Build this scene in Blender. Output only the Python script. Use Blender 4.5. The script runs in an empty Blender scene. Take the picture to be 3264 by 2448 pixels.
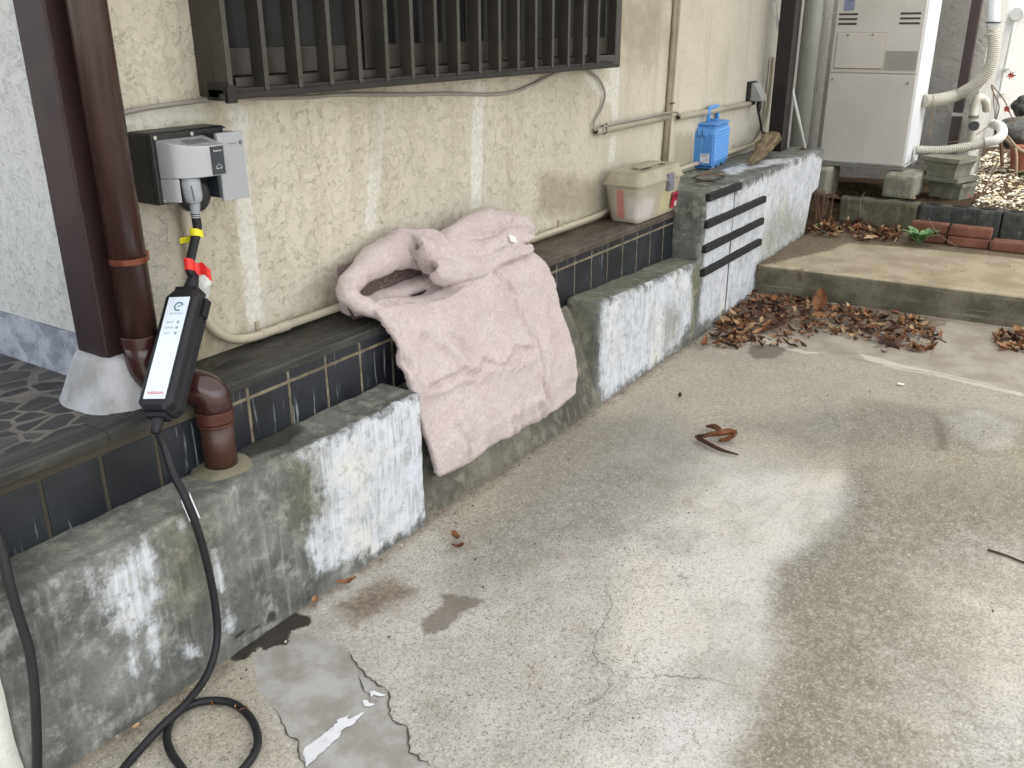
import bpy, bmesh, math, random
import numpy as np
from mathutils import Vector, Matrix, noise as mn
R = math.radians
random.seed(7); rng = np.random.default_rng(7)
sc = bpy.context.scene
COL = sc.collection

# ------------------------------------------------------------------ camera
F, PIT, ROL, YAW = 2897.9, R(21.60), R(-0.22), R(56.41)
CAM = np.array([0.0, -1.655, 1.5])
_cp, _sp = math.cos(PIT), math.sin(PIT)
FW = np.array([math.sin(YAW)*_cp, math.cos(YAW)*_cp, -_sp])
_r = np.array([math.cos(YAW), -math.sin(YAW), 0]); _u = np.cross(_r, FW)
RT = math.cos(ROL)*_r + math.sin(ROL)*_u; UP = -math.sin(ROL)*_r + math.cos(ROL)*_u
cd = bpy.data.cameras.new('camera'); cam = bpy.data.objects.new('camera', cd); COL.objects.link(cam)
cd.sensor_width = 36; cd.lens = F/3264*36; cd.clip_end = 300; cd.clip_start = .02
cam.matrix_world = Matrix(((RT[0], UP[0], -FW[0], CAM[0]), (RT[1], UP[1], -FW[1], CAM[1]), (RT[2], UP[2], -FW[2], CAM[2]), (0, 0, 0, 1)))
sc.camera = cam

# ------------------------------------------------------------------ light
w = bpy.data.worlds.new('World'); sc.world = w; w.use_nodes = True
wn = w.node_tree; wn.nodes.clear()
sky = wn.nodes.new('ShaderNodeTexSky'); sky.sky_type = 'NISHITA'; sky.sun_disc = False
SUN_EL, SUN_AZ = R(54), R(197)          # azimuth measured from +Y towards +X
sky.sun_elevation = SUN_EL; sky.sun_rotation = SUN_AZ
sky.air_density = 1.0; sky.dust_density = 3.0; sky.ozone_density = 1.0
hs = wn.nodes.new('ShaderNodeHueSaturation'); hs.inputs['Saturation'].default_value = .32
bg = wn.nodes.new('ShaderNodeBackground'); bg.inputs[1].default_value = .15
wo = wn.nodes.new('ShaderNodeOutputWorld')
wn.links.new(sky.outputs[0], hs.inputs['Color']); wn.links.new(hs.outputs[0], bg.inputs[0]); wn.links.new(bg.outputs[0], wo.inputs[0])
sl = bpy.data.lights.new('sun', 'SUN'); sl.energy = 1.0; sl.angle = R(30); sl.color = (1, .95, .88)
so = bpy.data.objects.new('sun', sl); COL.objects.link(so)
sd = Vector((math.sin(SUN_AZ)*math.cos(SUN_EL), math.cos(SUN_AZ)*math.cos(SUN_EL), math.sin(SUN_EL)))
so.rotation_euler = sd.to_track_quat('Z', 'Y').to_euler(); so.location = (3, -4, 6)
sc.view_settings.view_transform = 'Standard'; sc.view_settings.look = 'None'
sc.view_settings.exposure = 1.56; sc.view_settings.gamma = 1
sc.cycles.max_bounces = 8; sc.cycles.diffuse_bounces = 5; sc.cycles.sample_clamp_indirect = 6
try: sc.cycles.use_denoising = True
except Exception: pass

# ------------------------------------------------------------------ projection helper (photo pixel -> point on a real plane)
def on(px, py, ax, val):
    d = FW + RT*(px-1632)/F - UP*(py-1224)/F
    i = 'xyz'.index(ax); return CAM + d*(val-CAM[i])/d[i]
def V(*a): return Vector(a)

# ------------------------------------------------------------------ node helpers
def lin(h):
    if isinstance(h, str):
        c = [int(h[i:i+2], 16)/255 for i in (0, 2, 4)]
        c = [x/12.92 if x <= .04045 else ((x+.055)/1.055)**2.4 for x in c]
        return (*c, 1)
    return (*h, 1) if len(h) == 3 else h
class N:
    def __init__(s, name):
        s.m = bpy.data.materials.new(name); s.m.use_nodes = True
        s.t = s.m.node_tree; s.t.nodes.clear()
        s.out = s.t.nodes.new('ShaderNodeOutputMaterial'); s.p = s.t.nodes.new('ShaderNodeBsdfPrincipled')
        s.t.links.new(s.p.outputs[0], s.out.inputs[0])
        s._g = None
    def set(s, sock, v):
        if v is None: return
        if hasattr(v, 'links') or isinstance(v, bpy.types.NodeSocket): s.t.links.new(v, sock)
        else:
            if isinstance(v, str): v = lin(v)
            if sock.type == 'RGBA' and not isinstance(v, (int, float)): v = lin(v)
            sock.default_value = v
    def pos(s, sx=1, sy=1, sz=1, off=(0, 0, 0)):
        if s._g is None: s._g = s.t.nodes.new('ShaderNodeNewGeometry')
        m = s.t.nodes.new('ShaderNodeMapping'); s.t.links.new(s._g.outputs['Position'], m.inputs[0])
        m.inputs['Scale'].default_value = (sx, sy, sz); m.inputs['Location'].default_value = off
        return m.outputs[0]
    def noise(s, scale, detail=4, rough=.55, vec=None, dist=0, col=False):
        n = s.t.nodes.new('ShaderNodeTexNoise'); n.inputs['Scale'].default_value = scale
        n.inputs['Detail'].default_value = detail; n.inputs['Roughness'].default_value = rough; n.inputs['Distortion'].default_value = dist
        s.t.links.new(vec or s.pos(), n.inputs['Vector']); return n.outputs[1 if col else 0]
    def vor(s, scale, feat='F1', vec=None, rnd=1, out='Distance'):
        n = s.t.nodes.new('ShaderNodeTexVoronoi'); n.feature = feat; n.inputs['Scale'].default_value = scale
        n.inputs['Randomness'].default_value = rnd
        s.t.links.new(vec or s.pos(), n.inputs['Vector']); return n.outputs[out]
    def math(s, op, a, b=0, c=None):
        n = s.t.nodes.new('ShaderNodeMath'); n.operation = op
        s.set(n.inputs[0], a); s.set(n.inputs[1], b)
        if c is not None: s.set(n.inputs[2], c)
        return n.outputs[0]
    def step(s, x, lo, hi, a=0, b=1):
        n = s.t.nodes.new('ShaderNodeMapRange'); n.interpolation_type = 'SMOOTHSTEP'
        s.set(n.inputs[0], x)
        for i, v in zip((1, 2, 3, 4), (lo, hi, a, b)): n.inputs[i].default_value = v
        return n.outputs[0]
    def mix(s, f, a, b, mode='MIX'):
        n = s.t.nodes.new('ShaderNodeMix'); n.data_type = 'RGBA'; n.blend_type = mode
        s.set(n.inputs[0], f); s.set(n.inputs[6], a); s.set(n.inputs[7], b); return n.outputs[2]
    def attr(s, name):
        n = s.t.nodes.new('ShaderNodeAttribute'); n.attribute_name = name; return n.outputs['Fac']
    def sep(s, axis):
        n = s.t.nodes.new('ShaderNodeSeparateXYZ'); s.t.links.new(s.pos(), n.inputs[0]); return n.outputs[axis]
    def bump(s, h, strength=.5, dist=.01, nrm=None):
        n = s.t.nodes.new('ShaderNodeBump'); n.inputs['Strength'].default_value = strength; n.inputs['Distance'].default_value = dist
        s.set(n.inputs['Height'], h)
        if nrm is not None: s.t.links.new(nrm, n.inputs['Normal'])
        return n.outputs[0]
    def mask(s, name, nz, k=.6, soft=.1):
        """painted region (attribute, 0.5 at its edge) with its edge broken up by noise"""
        v = s.math('ADD', s.attr(name), s.math('MULTIPLY', s.math('SUBTRACT', nz, .5), k))
        return s.step(v, .5-soft, .5+soft)
    def fin(s, col, rough=.7, nrm=None, metal=0, spec=.5, **kw):
        s.set(s.p.inputs['Base Color'], col); s.set(s.p.inputs['Roughness'], rough); s.set(s.p.inputs['Metallic'], metal)
        s.p.inputs['Specular IOR Level'].default_value = spec
        if nrm is not None: s.t.links.new(nrm, s.p.inputs['Normal'])
        for k, v in kw.items(): s.set(s.p.inputs[k.replace('_', ' ')], v)
        return s.m
MATS = {}
def plain(name, col, rough=.5, metal=0, var=.12, bump=.0, scale=40, spec=.5, dirt=None):
    if name in MATS: return MATS[name]
    n = N(name); c = lin(col)
    dk = tuple(x*(1-var) for x in c[:3]); lt = tuple(min(1, x*(1+var)) for x in c[:3])
    nz = n.noise(scale*.15, 5); cc = n.mix(n.step(nz, .3, .7), dk, lt)
    if dirt: cc = n.mix(n.step(n.noise(scale*.4, 6, .7), .52, .75, 0, .6), cc, dirt)
    rg = n.math('ADD', n.math('MULTIPLY', n.math('SUBTRACT', n.noise(scale*.5, 4), .5), .25), rough)
    nr = n.bump(n.noise(scale*4, 4, .6), bump, .002) if bump else None
    MATS[name] = n.fin(cc, rg, nr, metal, spec); return MATS[name]

# ------------------------------------------------------------------ mesh helpers
class MB:
    def __init__(s): s.v = []; s.f = []; s.mi = []
    def add(s, vs, fs, mi=0):
        o = len(s.v); s.v += [tuple(map(float, p)) for p in vs]; s.f += [tuple(o+i for i in f) for f in fs]; s.mi += [mi]*len(fs); return s
    def box(s, x0, x1, y0, y1, z0, z1, mi=0, M=None):
        vs = [V(x, y, z) for x in (x0, x1) for y in (y0, y1) for z in (z0, z1)]
        if M is not None: vs = [M @ v for v in vs]
        return s.add(vs, [(0, 1, 3, 2), (4, 6, 7, 5), (0, 4, 5, 1), (2, 3, 7, 6), (0, 2, 6, 4), (1, 5, 7, 3)], mi)
    def prism(s, poly, vec, mi=0, M=None):
        n = len(poly); a = [V(*p) for p in poly]; b = [p+V(*vec) for p in a]
        if M is not None: a = [M @ p for p in a]; b = [M @ p for p in b]
        return s.add(a+b, [tuple(range(n))[::-1], tuple(range(n, 2*n))]+[(i, (i+1) % n, n+(i+1) % n, n+i) for i in range(n)], mi)
    def grid(s, fn, nu, nv, mi=0):
        vs = [fn(i/nu, j/nv) for j in range(nv+1) for i in range(nu+1)]
        return s.add(vs, [(j*(nu+1)+i, j*(nu+1)+i+1, (j+1)*(nu+1)+i+1, (j+1)*(nu+1)+i) for j in range(nv) for i in range(nu)], mi)
    def tube(s, pts, rad, seg=12, cap=True, mi=0, sq=None):
        pts = [V(*p) for p in pts]; n = len(pts)
        rs = rad if hasattr(rad, '__len__') else [rad]*n
        t = []
        for i in range(n):
            a0, a1 = max(i-1, 0), min(i+1, n-1); dv = pts[a1]-pts[a0]
            while dv.length < 1e-7 and (a0 > 0 or a1 < n-1): a0, a1 = max(a0-1, 0), min(a1+1, n-1); dv = pts[a1]-pts[a0]
            t.append(dv.normalized())
        a = t[0].orthogonal().normalized() if sq is None else (V(*sq)-t[0]*V(*sq).dot(t[0])).normalized()
        vs = []
        for i in range(n):
            a = (a-t[i]*a.dot(t[i])).normalized(); b = t[i].cross(a)
            for k in range(seg):
                an = 2*math.pi*k/seg; vs.append(pts[i]+(a*math.cos(an)+b*math.sin(an))*rs[i])
        fs = [(i*seg+k, i*seg+(k+1) % seg, (i+1)*seg+(k+1) % seg, (i+1)*seg+k) for i in range(n-1) for k in range(seg)]
        if cap: fs += [tuple(range(seg))[::-1], tuple((n-1)*seg+k for k in range(seg))]
        return s.add(vs, fs, mi)
    def cyl(s, a, b, r, r2=None, seg=20, mi=0): return s.tube([a, b], [r, r if r2 is None else r2], seg, True, mi)
    def build(s, name, mats, parent=None, origin=None, smooth=False, bevel=0, sub=0, ang=38):
        me = bpy.data.meshes.new(name)
        org = V(*origin) if origin is not None else (V(0, 0, 0) if parent is None else V(*parent['_o']))
        me.from_pydata([tuple(V(*p)-org) for p in s.v], [], s.f)
        for m in (mats if isinstance(mats, (list, tuple)) else [mats]): me.materials.append(m)
        me.polygons.foreach_set('material_index', s.mi)
        bm = bmesh.new(); bm.from_mesh(me); bmesh.ops.recalc_face_normals(bm, faces=bm.faces); bm.to_mesh(me); bm.free()
        if smooth: me.polygons.foreach_set('use_smooth', [True]*len(me.polygons))
        me.update()
        o = bpy.data.objects.new(name, me); COL.objects.link(o)
        if parent is None: o.location = org
        else: o.parent = parent
        o['_o'] = tuple(org)
        if bevel:
            b = o.modifiers.new('bevel', 'BEVEL'); b.width = bevel; b.segments = 3; b.limit_method = 'ANGLE'; b.angle_limit = R(ang)
            me.polygons.foreach_set('use_smooth', [True]*len(me.polygons))
            b.harden_normals = True
        if sub:
            m = o.modifiers.new('sub', 'SUBSURF'); m.levels = m.render_levels = sub
        return o
def crv(pts, n=8):
    """Catmull-Rom through pts"""
    P = [V(*p) for p in pts]; out = []
    for i in range(len(P)-1):
        p0 = P[max(i-1, 0)]; p1 = P[i]; p2 = P[i+1]; p3 = P[min(i+2, len(P)-1)]
        for k in range(n):
            t = k/n; out.append(.5*((2*p1)+(p2-p0)*t+(2*p0-5*p1+4*p2-p3)*t*t+(3*p1-p0-3*p2+p3)*t**3))
    out.append(P[-1]); return out
def fillet(pts, r, n=6):
    P = [V(*p) for p in pts]; out = [P[0]]
    for i in range(1, len(P)-1):
        a = (P[i-1]-P[i]); b = (P[i+1]-P[i]); rr = min(r, a.length*.49, b.length*.49)
        A = P[i]+a.normalized()*rr; B = P[i]+b.normalized()*rr
        for k in range(n+1):
            t = k/n; out.append(A*(1-t)**2+P[i]*2*t*(1-t)+B*t*t)
    out.append(P[-1]); return out
def rough_box(lo, hi, step=.016, r=.012, amp=.003, sc_=18, seed=0, shape=None):
    """a box with worn rounded corners and an uneven surface, one closed mesh"""
    lo = np.array(lo, float); hi = np.array(hi, float); n = [max(1, int(round((hi[i]-lo[i])/step))) for i in range(3)]
    idx = {}; vs = []; fs = []
    def vid(i, j, k):
        if (i, j, k) not in idx: idx[(i, j, k)] = len(vs); vs.append(lo+(hi-lo)*np.array([i/n[0], j/n[1], k/n[2]]))
        return idx[(i, j, k)]
    for ax in range(3):
        u, v = [a for a in range(3) if a != ax]
        for side in (0, n[ax]):
            for a in range(n[u]):
                for b in range(n[v]):
                    q = []
                    for da, db in ((0, 0), (1, 0), (1, 1), (0, 1)):
                        c = [0, 0, 0]; c[ax] = side; c[u] = a+da; c[v] = b+db; q.append(vid(*c))
                    fs.append(tuple(q))
    out = []
    for p in vs:
        nn = mn.noise(Vector(p)*sc_*.35+Vector((seed, 0, 0))); rr = r*(1+.8*nn)
        inner = np.minimum(np.maximum(p, lo+rr), hi-rr); d = p-inner; L = np.linalg.norm(d)
        q = inner+d/L*rr if L > 1e-9 else p
        nrm = d/L if L > 1e-9 else np.zeros(3)
        h = mn.noise(Vector(p)*sc_+Vector((seed, 3, 5)))*amp + mn.noise(Vector(p)*sc_*.3+Vector((seed, 9, 1)))*amp*1.5
        q = q+nrm*h
        if shape: q = shape(q)
        out.append(q)
    return out, fs
def empty(name, loc=(0, 0, 0)):
    o = bpy.data.objects.new(name, None); COL.objects.link(o); o.location = loc; o.empty_display_size = .05; o['_o'] = tuple(map(float, loc)); return o
def tag(o, label=None, cat=None, group=None, kind=None):
    if label: o['label'] = label
    if cat: o['category'] = cat
    if group: o['group'] = group
    if kind: o['kind'] = kind
    return o
def wpos(o):
    me = o.data; a = np.empty(len(me.vertices)*3); me.vertices.foreach_get('co', a); return a.reshape(-1, 3)+np.array(o['_o'])
def setattr_f(o, name, vals):
    a = o.data.attributes.new(name, 'FLOAT', 'POINT'); a.data.foreach_set('value', np.asarray(vals, dtype=np.float32))
def psdf(P, poly):
    """signed distance to polygon (negative inside), 2-D, numpy"""
    P = np.asarray(P); Q = np.asarray(poly, float); d = np.full(len(P), 1e9); ins = np.zeros(len(P), bool)
    for i in range(len(Q)):
        a = Q[i]; b = Q[(i+1) % len(Q)]; e = b-a; w_ = P-a
        t = np.clip((w_@e)/(e@e+1e-12), 0, 1); d = np.minimum(d, np.linalg.norm(w_-t[:, None]*e, axis=1))
        c = (a[1] > P[:, 1]) != (b[1] > P[:, 1])
        with np.errstate(divide='ignore', invalid='ignore'): xi = a[0]+(P[:, 1]-a[1])/(b[1]-a[1]+1e-12)*(b[0]-a[0])
        ins ^= c & (P[:, 0] < xi)
    return np.where(ins, -d, d)
def region(P, polys, w_=.1):
    """max over polygons of a 0..1 ramp, 0.5 at the outline"""
    v = np.zeros(len(P))
    for poly in polys:
        ww = w_
        if isinstance(poly, tuple): poly, ww = poly
        v = np.maximum(v, np.clip(.5-psdf(P, poly)/ww, 0, 1))
    return v
def gp(*a, z=0): return [tuple(on(x, y, 'z', z)[:2]) for x, y in a]            # photo outline -> ground polygon
def wp(*a, y=0): return [tuple(on(px, py, 'y', y)[[0, 2]]) for px, py in a]     # photo outline -> wall polygon (x,z)

# ------------------------------------------------------------------ key dimensions (m)
A = .159; W = .37; H1 = .455; HF = .64; H3 = .738; WZ0 = 1.33
STEPZ = .209
def gz(x):  # driveway rises a little towards the step
    t = max(0, min(1, (x-4.35)/.75)); return .045*t*t*(3-2*t)

# ================================================================== MATERIALS
def m_stucco(name, base, dark, scale=26, fine=0., strength=.9, att=False):
    n = N(name)
    a = n.noise(scale*.9, 5, .66, dist=.25); b = n.noise(scale*.4, 2, .5)
    x = n.math('ADD', a, n.math('MULTIPLY', n.math('SUBTRACT', b, .5), .35))
    plate = n.step(x, .40, .56)
    # short torn edges where the trowelled skin lifts: only along part of the plate outlines
    crev = n.math('SUBTRACT', n.step(x, .405, .445), n.step(x, .45, .485))
    pick = n.step(n.noise(scale*.75, 3, .6, vec=n.pos(1, 1, 1, (7, 3, 5))), .50, .60)
    crev = n.math('MULTIPLY', crev, pick)
    fi = n.noise(scale*4, 4, .7)
    h = n.math('ADD', n.math('MULTIPLY', plate, .8), n.math('MULTIPLY', fi, .32+fine)); h = n.math('SUBTRACT', h, n.math('MULTIPLY', crev, .9))
    big = n.noise(1.3, 3, .5)
    c = n.mix(n.step(big, .35, .65), base, tuple(q*.90 for q in lin(base)[:3]))
    c = n.mix(n.math('MULTIPLY', n.step(fi, .5, .8), .12), c, dark)
    c = n.mix(n.math('MULTIPLY', crev, .26), c, dark)
    if att:
        sm = n.noise(60, 4, .6); m1 = n.mask('repair', n.noise(30, 6, .7), 1.0, .2)
        c = n.mix(n.math('MULTIPLY', m1, .8), c, n.mix(n.step(sm, .3, .7), 'c4c3ba', 'dad9d0'))
        m2 = n.mask('grey', n.noise(9, 5, .6), .5, .35)
        c = n.mix(n.math('MULTIPLY', m2, .75), c, n.mix(n.step(fi, .4, .6), 'a3a197', 'b8b5ab'))
        m3 = n.mask('moss', n.noise(14, 5, .65), .8, .3)
        c = n.mix(n.math('MULTIPLY', m3, .5), c, '7d7350')
        c = n.mix(n.step(n.noise(2.2, 5, .6, vec=n.pos(1, 1, .5)), .52, .72, 0, .28), c, '8f8763')
        stn = n.step(n.noise(1, 6, .65, vec=n.pos(9, 9, .9)), .50, .70, 0, .32); c = n.mix(stn, c, n.mix(n.step(b, .4, .6), '94896c', 'a09a86'))
        fin_ = n.mask('finegrain', n.noise(8, 3), .3, .25)
        h2 = n.math('MULTIPLY', n.noise(75, 3, .7), .9)
        hm = n.t.nodes.new('ShaderNodeMix'); hm.data_type = 'FLOAT'; n.set(hm.inputs[0], n.math('MULTIPLY', fin_, .8)); n.set(hm.inputs[2], h); n.set(hm.inputs[3], h2)
        h = hm.outputs[0]
        hr = n.t.nodes.new('ShaderNodeMix'); hr.data_type = 'FLOAT'; n.set(hr.inputs[0], n.math('MULTIPLY', m1, .6)); n.set(hr.inputs[2], h); n.set(hr.inputs[3], n.math('ADD', n.math('MULTIPLY', sm, .3), .4))
        h = hr.outputs[0]
        c = n.mix(n.math('MULTIPLY', fin_, n.step(n.noise(95, 3, .6), .56, .70, 0, .4)), c, dark)
    return n.fin(c, .9, n.bump(h, strength*.62, .006), spec=.25)
M_beige = m_stucco('beige_stucco', 'cbc5b4', '7c725c', scale=38, att=True)
M_white = m_stucco('white_stucco', 'c6c7c3', '888a85', scale=44, strength=.9)
M_wgrey = m_stucco('grey_stucco', 'a9a8a2', '55544f', scale=30, strength=1)
M_wgate = m_stucco('gate_stucco', 'e2e3da', 'a9aaa0', scale=60, strength=.5)
M_wfar = m_stucco('far_stucco', 'efeee8', 'c9c8bd', scale=40, strength=.35)

def m_conc(name, base, dark, light, white='cfd3da', moss='5e5d3c', spec=.35, top=True, scale=1.0):
    """weathered cast concrete; attributes white / moss / damp paint the stains that have a shape of their own"""
    n = N(name)
    big = n.noise(3.6*scale, 8, .7); mid = n.noise(14*scale, 8, .72); fine = n.noise(120, 4, .7)
    streak = n.noise(1, 5, .6, vec=n.pos(34, 34, 3.2)); streak2 = n.noise(1, 4, .6, vec=n.pos(90, 90, 5))
    c = n.mix(n.step(big, .32, .68), dark, base)
    c = n.mix(n.step(mid, .48, .68, 0, .75), c, light)
    c = n.mix(n.step(streak, .5, .75, 0, .45), c, light)
    c = n.mix(n.step(fine, .45, .75, 0, .35), c, tuple(q*.5 for q in lin(dark)[:3]))
    wn_ = n.math('ADD', n.math('MULTIPLY', streak, .22), n.math('MULTIPLY', n.noise(13, 9, .74), .78))
    mw = n.math('MULTIPLY', n.mask('white', wn_, 2.6, .28), n.step(n.noise(26, 8, .75), .30, .50, .45, 1))
    wc = n.mix(n.step(n.noise(10, 6, .7), .35, .65), n.mix(n.step(streak2, .4, .65), 'a9aba9', white), white)
    wc = n.mix(n.step(n.noise(5, 4, .6), .5, .72, 0, .6), wc, 'd8d4c4'); wc = n.mix(n.step(n.noise(16, 8, .72), .54, .64, 0, .6), wc, '9a9fa3')
    c = n.mix(n.math('MULTIPLY', mw, .93), c, wc)
    mm = n.mask('moss', n.math('ADD', n.math('MULTIPLY', mid, .75), n.math('MULTIPLY', streak, .25)), 1.6, .3)
    c = n.mix(n.math('MULTIPLY', mm, .48), c, n.mix(n.step(n.noise(40, 4), .4, .6), moss, '7d7a5c'))
    md = n.mask('damp', mid, 1.0, .25)
    c = n.mix(n.math('MULTIPLY', md, .8), c, '24221e')
    h = n.math('ADD', n.math('MULTIPLY', fine, .35), n.math('ADD', n.math('MULTIPLY', mid, .5), n.math('MULTIPLY', mw, .25)))
    pit = n.step(n.vor(70), .0, .13); h = n.math('ADD', h, n.math('MULTIPLY', pit, .25))
    return n.fin(c, n.step(md, 0, 1, .85, .35), n.bump(h, .55, .004), spec=spec)
M_conc = m_conc('weathered_concrete', '787a75', '454844', 'a3a49e')
M_rough = m_conc('rough_concrete', '6e6b60', '4a483f', '8a877b')
M_cap = m_conc('mossy_concrete', '74756a', '50524a', '8c8c80', moss='55583c')

# ================================================================== DRIVEWAY
def build_driveway():
    xs = np.concatenate([[-60, -20, -6, -2, -.6], np.arange(.2, 5.3, .0125), [6, 8, 12, 25, 60]])
    ys = np.concatenate([[-60, -20, -8, -4, -2.6], np.arange(-2.05, .17, .0125), [1, 4, 20, 60]])
    nx, ny = len(xs), len(ys)
    X, Y = np.meshgrid(xs, ys); Z = np.vectorize(gz)(X)
    Z = np.where(X > 5.4, 0, Z)
    for j in range(ny):
        for i in range(nx):
            if .2 < X[j, i] < 5.3 and -2.1 < Y[j, i] < .2: Z[j, i] += .003*mn.noise(V(X[j, i]*3, Y[j, i]*3, 0))-.0015
    b = MB(); b.v = [tuple(p) for p in np.stack([X, Y, Z], -1).reshape(-1, 3)]
    b.f = [(j*nx+i, j*nx+i+1, (j+1)*nx+i+1, (j+1)*nx+i) for j in range(ny-1) for i in range(nx-1)]; b.mi = [0]*len(b.f)
    rnd = random.Random(3)
    def crack(pts, wd, jag=.006, n=10, taper=True):
        P = [V(x, y, 0) for x, y in pts]; Q = []
        for i in range(len(P)-1):
            L = (P[i+1]-P[i]).length; k = max(2, int(L/.012))
            for t in range(k): Q.append(P[i].lerp(P[i+1], t/k)+V(rnd.uniform(-1, 1), rnd.uniform(-1, 1), 0)*jag)
        Q.append(P[-1]); vs = []; fs = []
        for i, p in enumerate(Q):
            t = (Q[min(i+1, len(Q)-1)]-Q[max(i-1, 0)]).normalized(); nrm = V(-t.y, t.x, 0)
            ww = wd*(.35+rnd.random()*1.0)*(min(1, i/6, (len(Q)-1-i)/6)+.1 if taper else 1)
            z = gz(p.x)+.0016
            vs += [p+nrm*ww*.5+V(0, 0, z), p-nrm*ww*.5+V(0, 0, z)]
        for i in range(len(Q)-1): fs.append((2*i, 2*i+1, 2*i+3, 2*i+2))
        b.add(vs, fs, 1)
    s8 = lambda *a: gp(*[(1300+.888*x, 1300+.888*y) for x, y in a])
    z4 = lambda *a: gp(*[(800+.3164*x, 2000+.3164*y) for x, y in a])
    crack(s8((690, 590), (735, 720), (690, 790), (660, 880), (735, 960), (695, 1045), (540, 1110)), .0015)
    crack(s8((735, 960), (800, 970), (930, 965), (1050, 970), (1180, 1000), (1215, 1005)), .0014)
    crack(s8((660, 668), (730, 650)), .0012, .001)
    crack(z4((950, 200), (1000, 260), (1035, 330), (1080, 400), (1160, 490), (1250, 560), (1370, 640), (1400, 720), (1370, 800), (1440, 930), (1570, 1020), (1600, 1120), (1610, 1260), (1700, 1340), (1850, 1400), (1950, 1500)), .0042, .005)
    crack(z4((1060, 400), (1080, 500), (1130, 620), (1200, 720), (1300, 790)), .003)
    crack(z4((200, 780), (290, 880), (340, 1050), (470, 1160), (490, 1290), (540, 1416), (560, 1480)), .0035, .004)
    crack(gp(*[(2200+.4823*x, 500+.4823*y) for x, y in ((900, 1300), (1150, 1350), (1400, 1400), (1660, 1440), (1800, 1470), (2206, 1565))]), .003, .004)
    # white worn paint strip and its flakes
    def flake(poly, jag=.004):
        P = gp(*[(800+.3164*x, 2000+.3164*y) for x, y in poly]); Q = []
        for i in range(len(P)):
            a = V(*P[i], 0); c = V(*P[(i+1) % len(P)], 0)
            k = max(1, int((c-a).length/.007))
            for t in range(k): Q.append(a.lerp(c, t/k)+V(rnd.uniform(-1, 1), rnd.uniform(-1, 1), 0)*jag)
        from mathutils.geometry import tessellate_polygon
        tri = tessellate_polygon([Q]); b.add([q+V(0, 0, .0019) for q in Q], [tuple(t) for t in tri], 2)
    flake([(525, 1240), (820, 1005), (880, 960), (870, 940), (990, 880), (985, 930), (1140, 860), (1060, 940), (1020, 990), (960, 1010), (905, 1050), (880, 1120), (560, 1410)], .0025)
    flake([(1200, 655), (1240, 640), (1290, 665), (1370, 685), (1300, 700), (1240, 680), (1205, 700)], .0015)
    flake([(1125, 745), (1160, 735), (1190, 765), (1255, 775), (1200, 800), (1150, 800)], .0015)
    # ---- material
    n = N('driveway_concrete')
    big = n.noise(1.7, 5, .6); mid = n.noise(7, 6, .62); fine = n.noise(160, 3, .7); f2 = n.noise(55, 5, .7)
    c = n.mix(n.step(mid, .3, .7), 'a6a299', 'bab7af')
    g3 = n.noise(24, 9, .78); wet = n.mask('brown', n.math('ADD', n.math('MULTIPLY', big, .5), n.math('MULTIPLY', g3, .5)), .95, .27)
    c = n.mix(n.math('MULTIPLY', wet, .85), c, n.mix(n.step(g3, .38, .66), '6a6251', '8c8471'))
    warm = n.mask('warm', mid, .9, .3)
    c = n.mix(n.math('MULTIPLY', warm, .7), c, n.mix(n.step(f2, .35, .65), '8d8572', 'aaa28f'))
    pale = n.mask('pale', n.math('ADD', n.math('MULTIPLY', mid, .5), n.math('MULTIPLY', g3, .5)), .8, .3)
    c = n.mix(n.math('MULTIPLY', pale, .9), c, n.mix(n.step(big, .4, .6), 'cdc8bb', 'c6c5c0'))
    gr1 = n.noise(2.1, 8, .68, vec=n.pos(1, 1.6, 1)); gr2 = n.noise(5.5, 8, .72)
    c = n.mix(n.step(gr1, .46, .68, 0, .55), c, n.mix(n.step(g3, .4, .6), '7f7c70', '98948a'))
    c = n.mix(n.step(gr2, .54, .70, 0, .4), c, '8b8171')
    gm = n.mask('grime', n.math('ADD', n.math('MULTIPLY', gr2, .5), n.math('MULTIPLY', g3, .5)), 1.1, .35)
    c = n.mix(n.math('MULTIPLY', gm, .6), c, n.mix(n.step(g3, .4, .62), '66645b', '85827a'))
    gg = n.noise(125, 4, .72); g5 = n.noise(60, 4, .7)
    c = n.mix(n.math('MULTIPLY', n.step(gg, .50, .62), n.math('ADD', .26, n.math('MULTIPLY', wet, .22))), c, '6b6556')
    c = n.mix(n.math('MULTIPLY', n.step(g5, .54, .66), .30), c, '787363'); c = n.mix(n.math('MULTIPLY', n.step(gg, .48, .36), .22), c, 'dbd6c8')
    # exposed aggregate specks
    sv = n.vor(150, vec=n.pos()); sp = n.math('SUBTRACT', 1, n.step(sv, .18, .34))
    pick = n.step(n.noise(60, 2), .5, .56)
    am = n.mask('speck', mid, .8, .4)
    spk = n.math('MULTIPLY', n.math('MULTIPLY', sp, pick), n.math('ADD', n.math('MULTIPLY', am, .75), .32))
    c = n.mix(spk, c, '43423e')
    c = n.mix(n.math('MULTIPLY', n.step(n.noise(210, 2, .6), .55, .72), n.math('ADD', n.math('MULTIPLY', am, .45), .30)), c, '57544c')
    c = n.mix(n.math('MULTIPLY', n.step(n.noise(90, 4, .7), .54, .72), .45), c, 'd8d4ca')
    mort = n.mask('mortar', f2, .25, .08)
    c = n.mix(n.math('MULTIPLY', mort, .93), c, n.mix(n.step(n.noise(9, 6, .65), .35, .65), '8a877f', 'a6a5a1'))
    smooth = n.mask('smooth', f2, .3, .12)
    c = n.mix(n.math('MULTIPLY', smooth, .9), c, n.mix(n.step(mid, .35, .65), '8f8778', 'a69f91'))
    c = n.mix(n.math('MULTIPLY', n.mask('cream', f2, 1.3, .15), .8), c, 'c5bfae')
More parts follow.
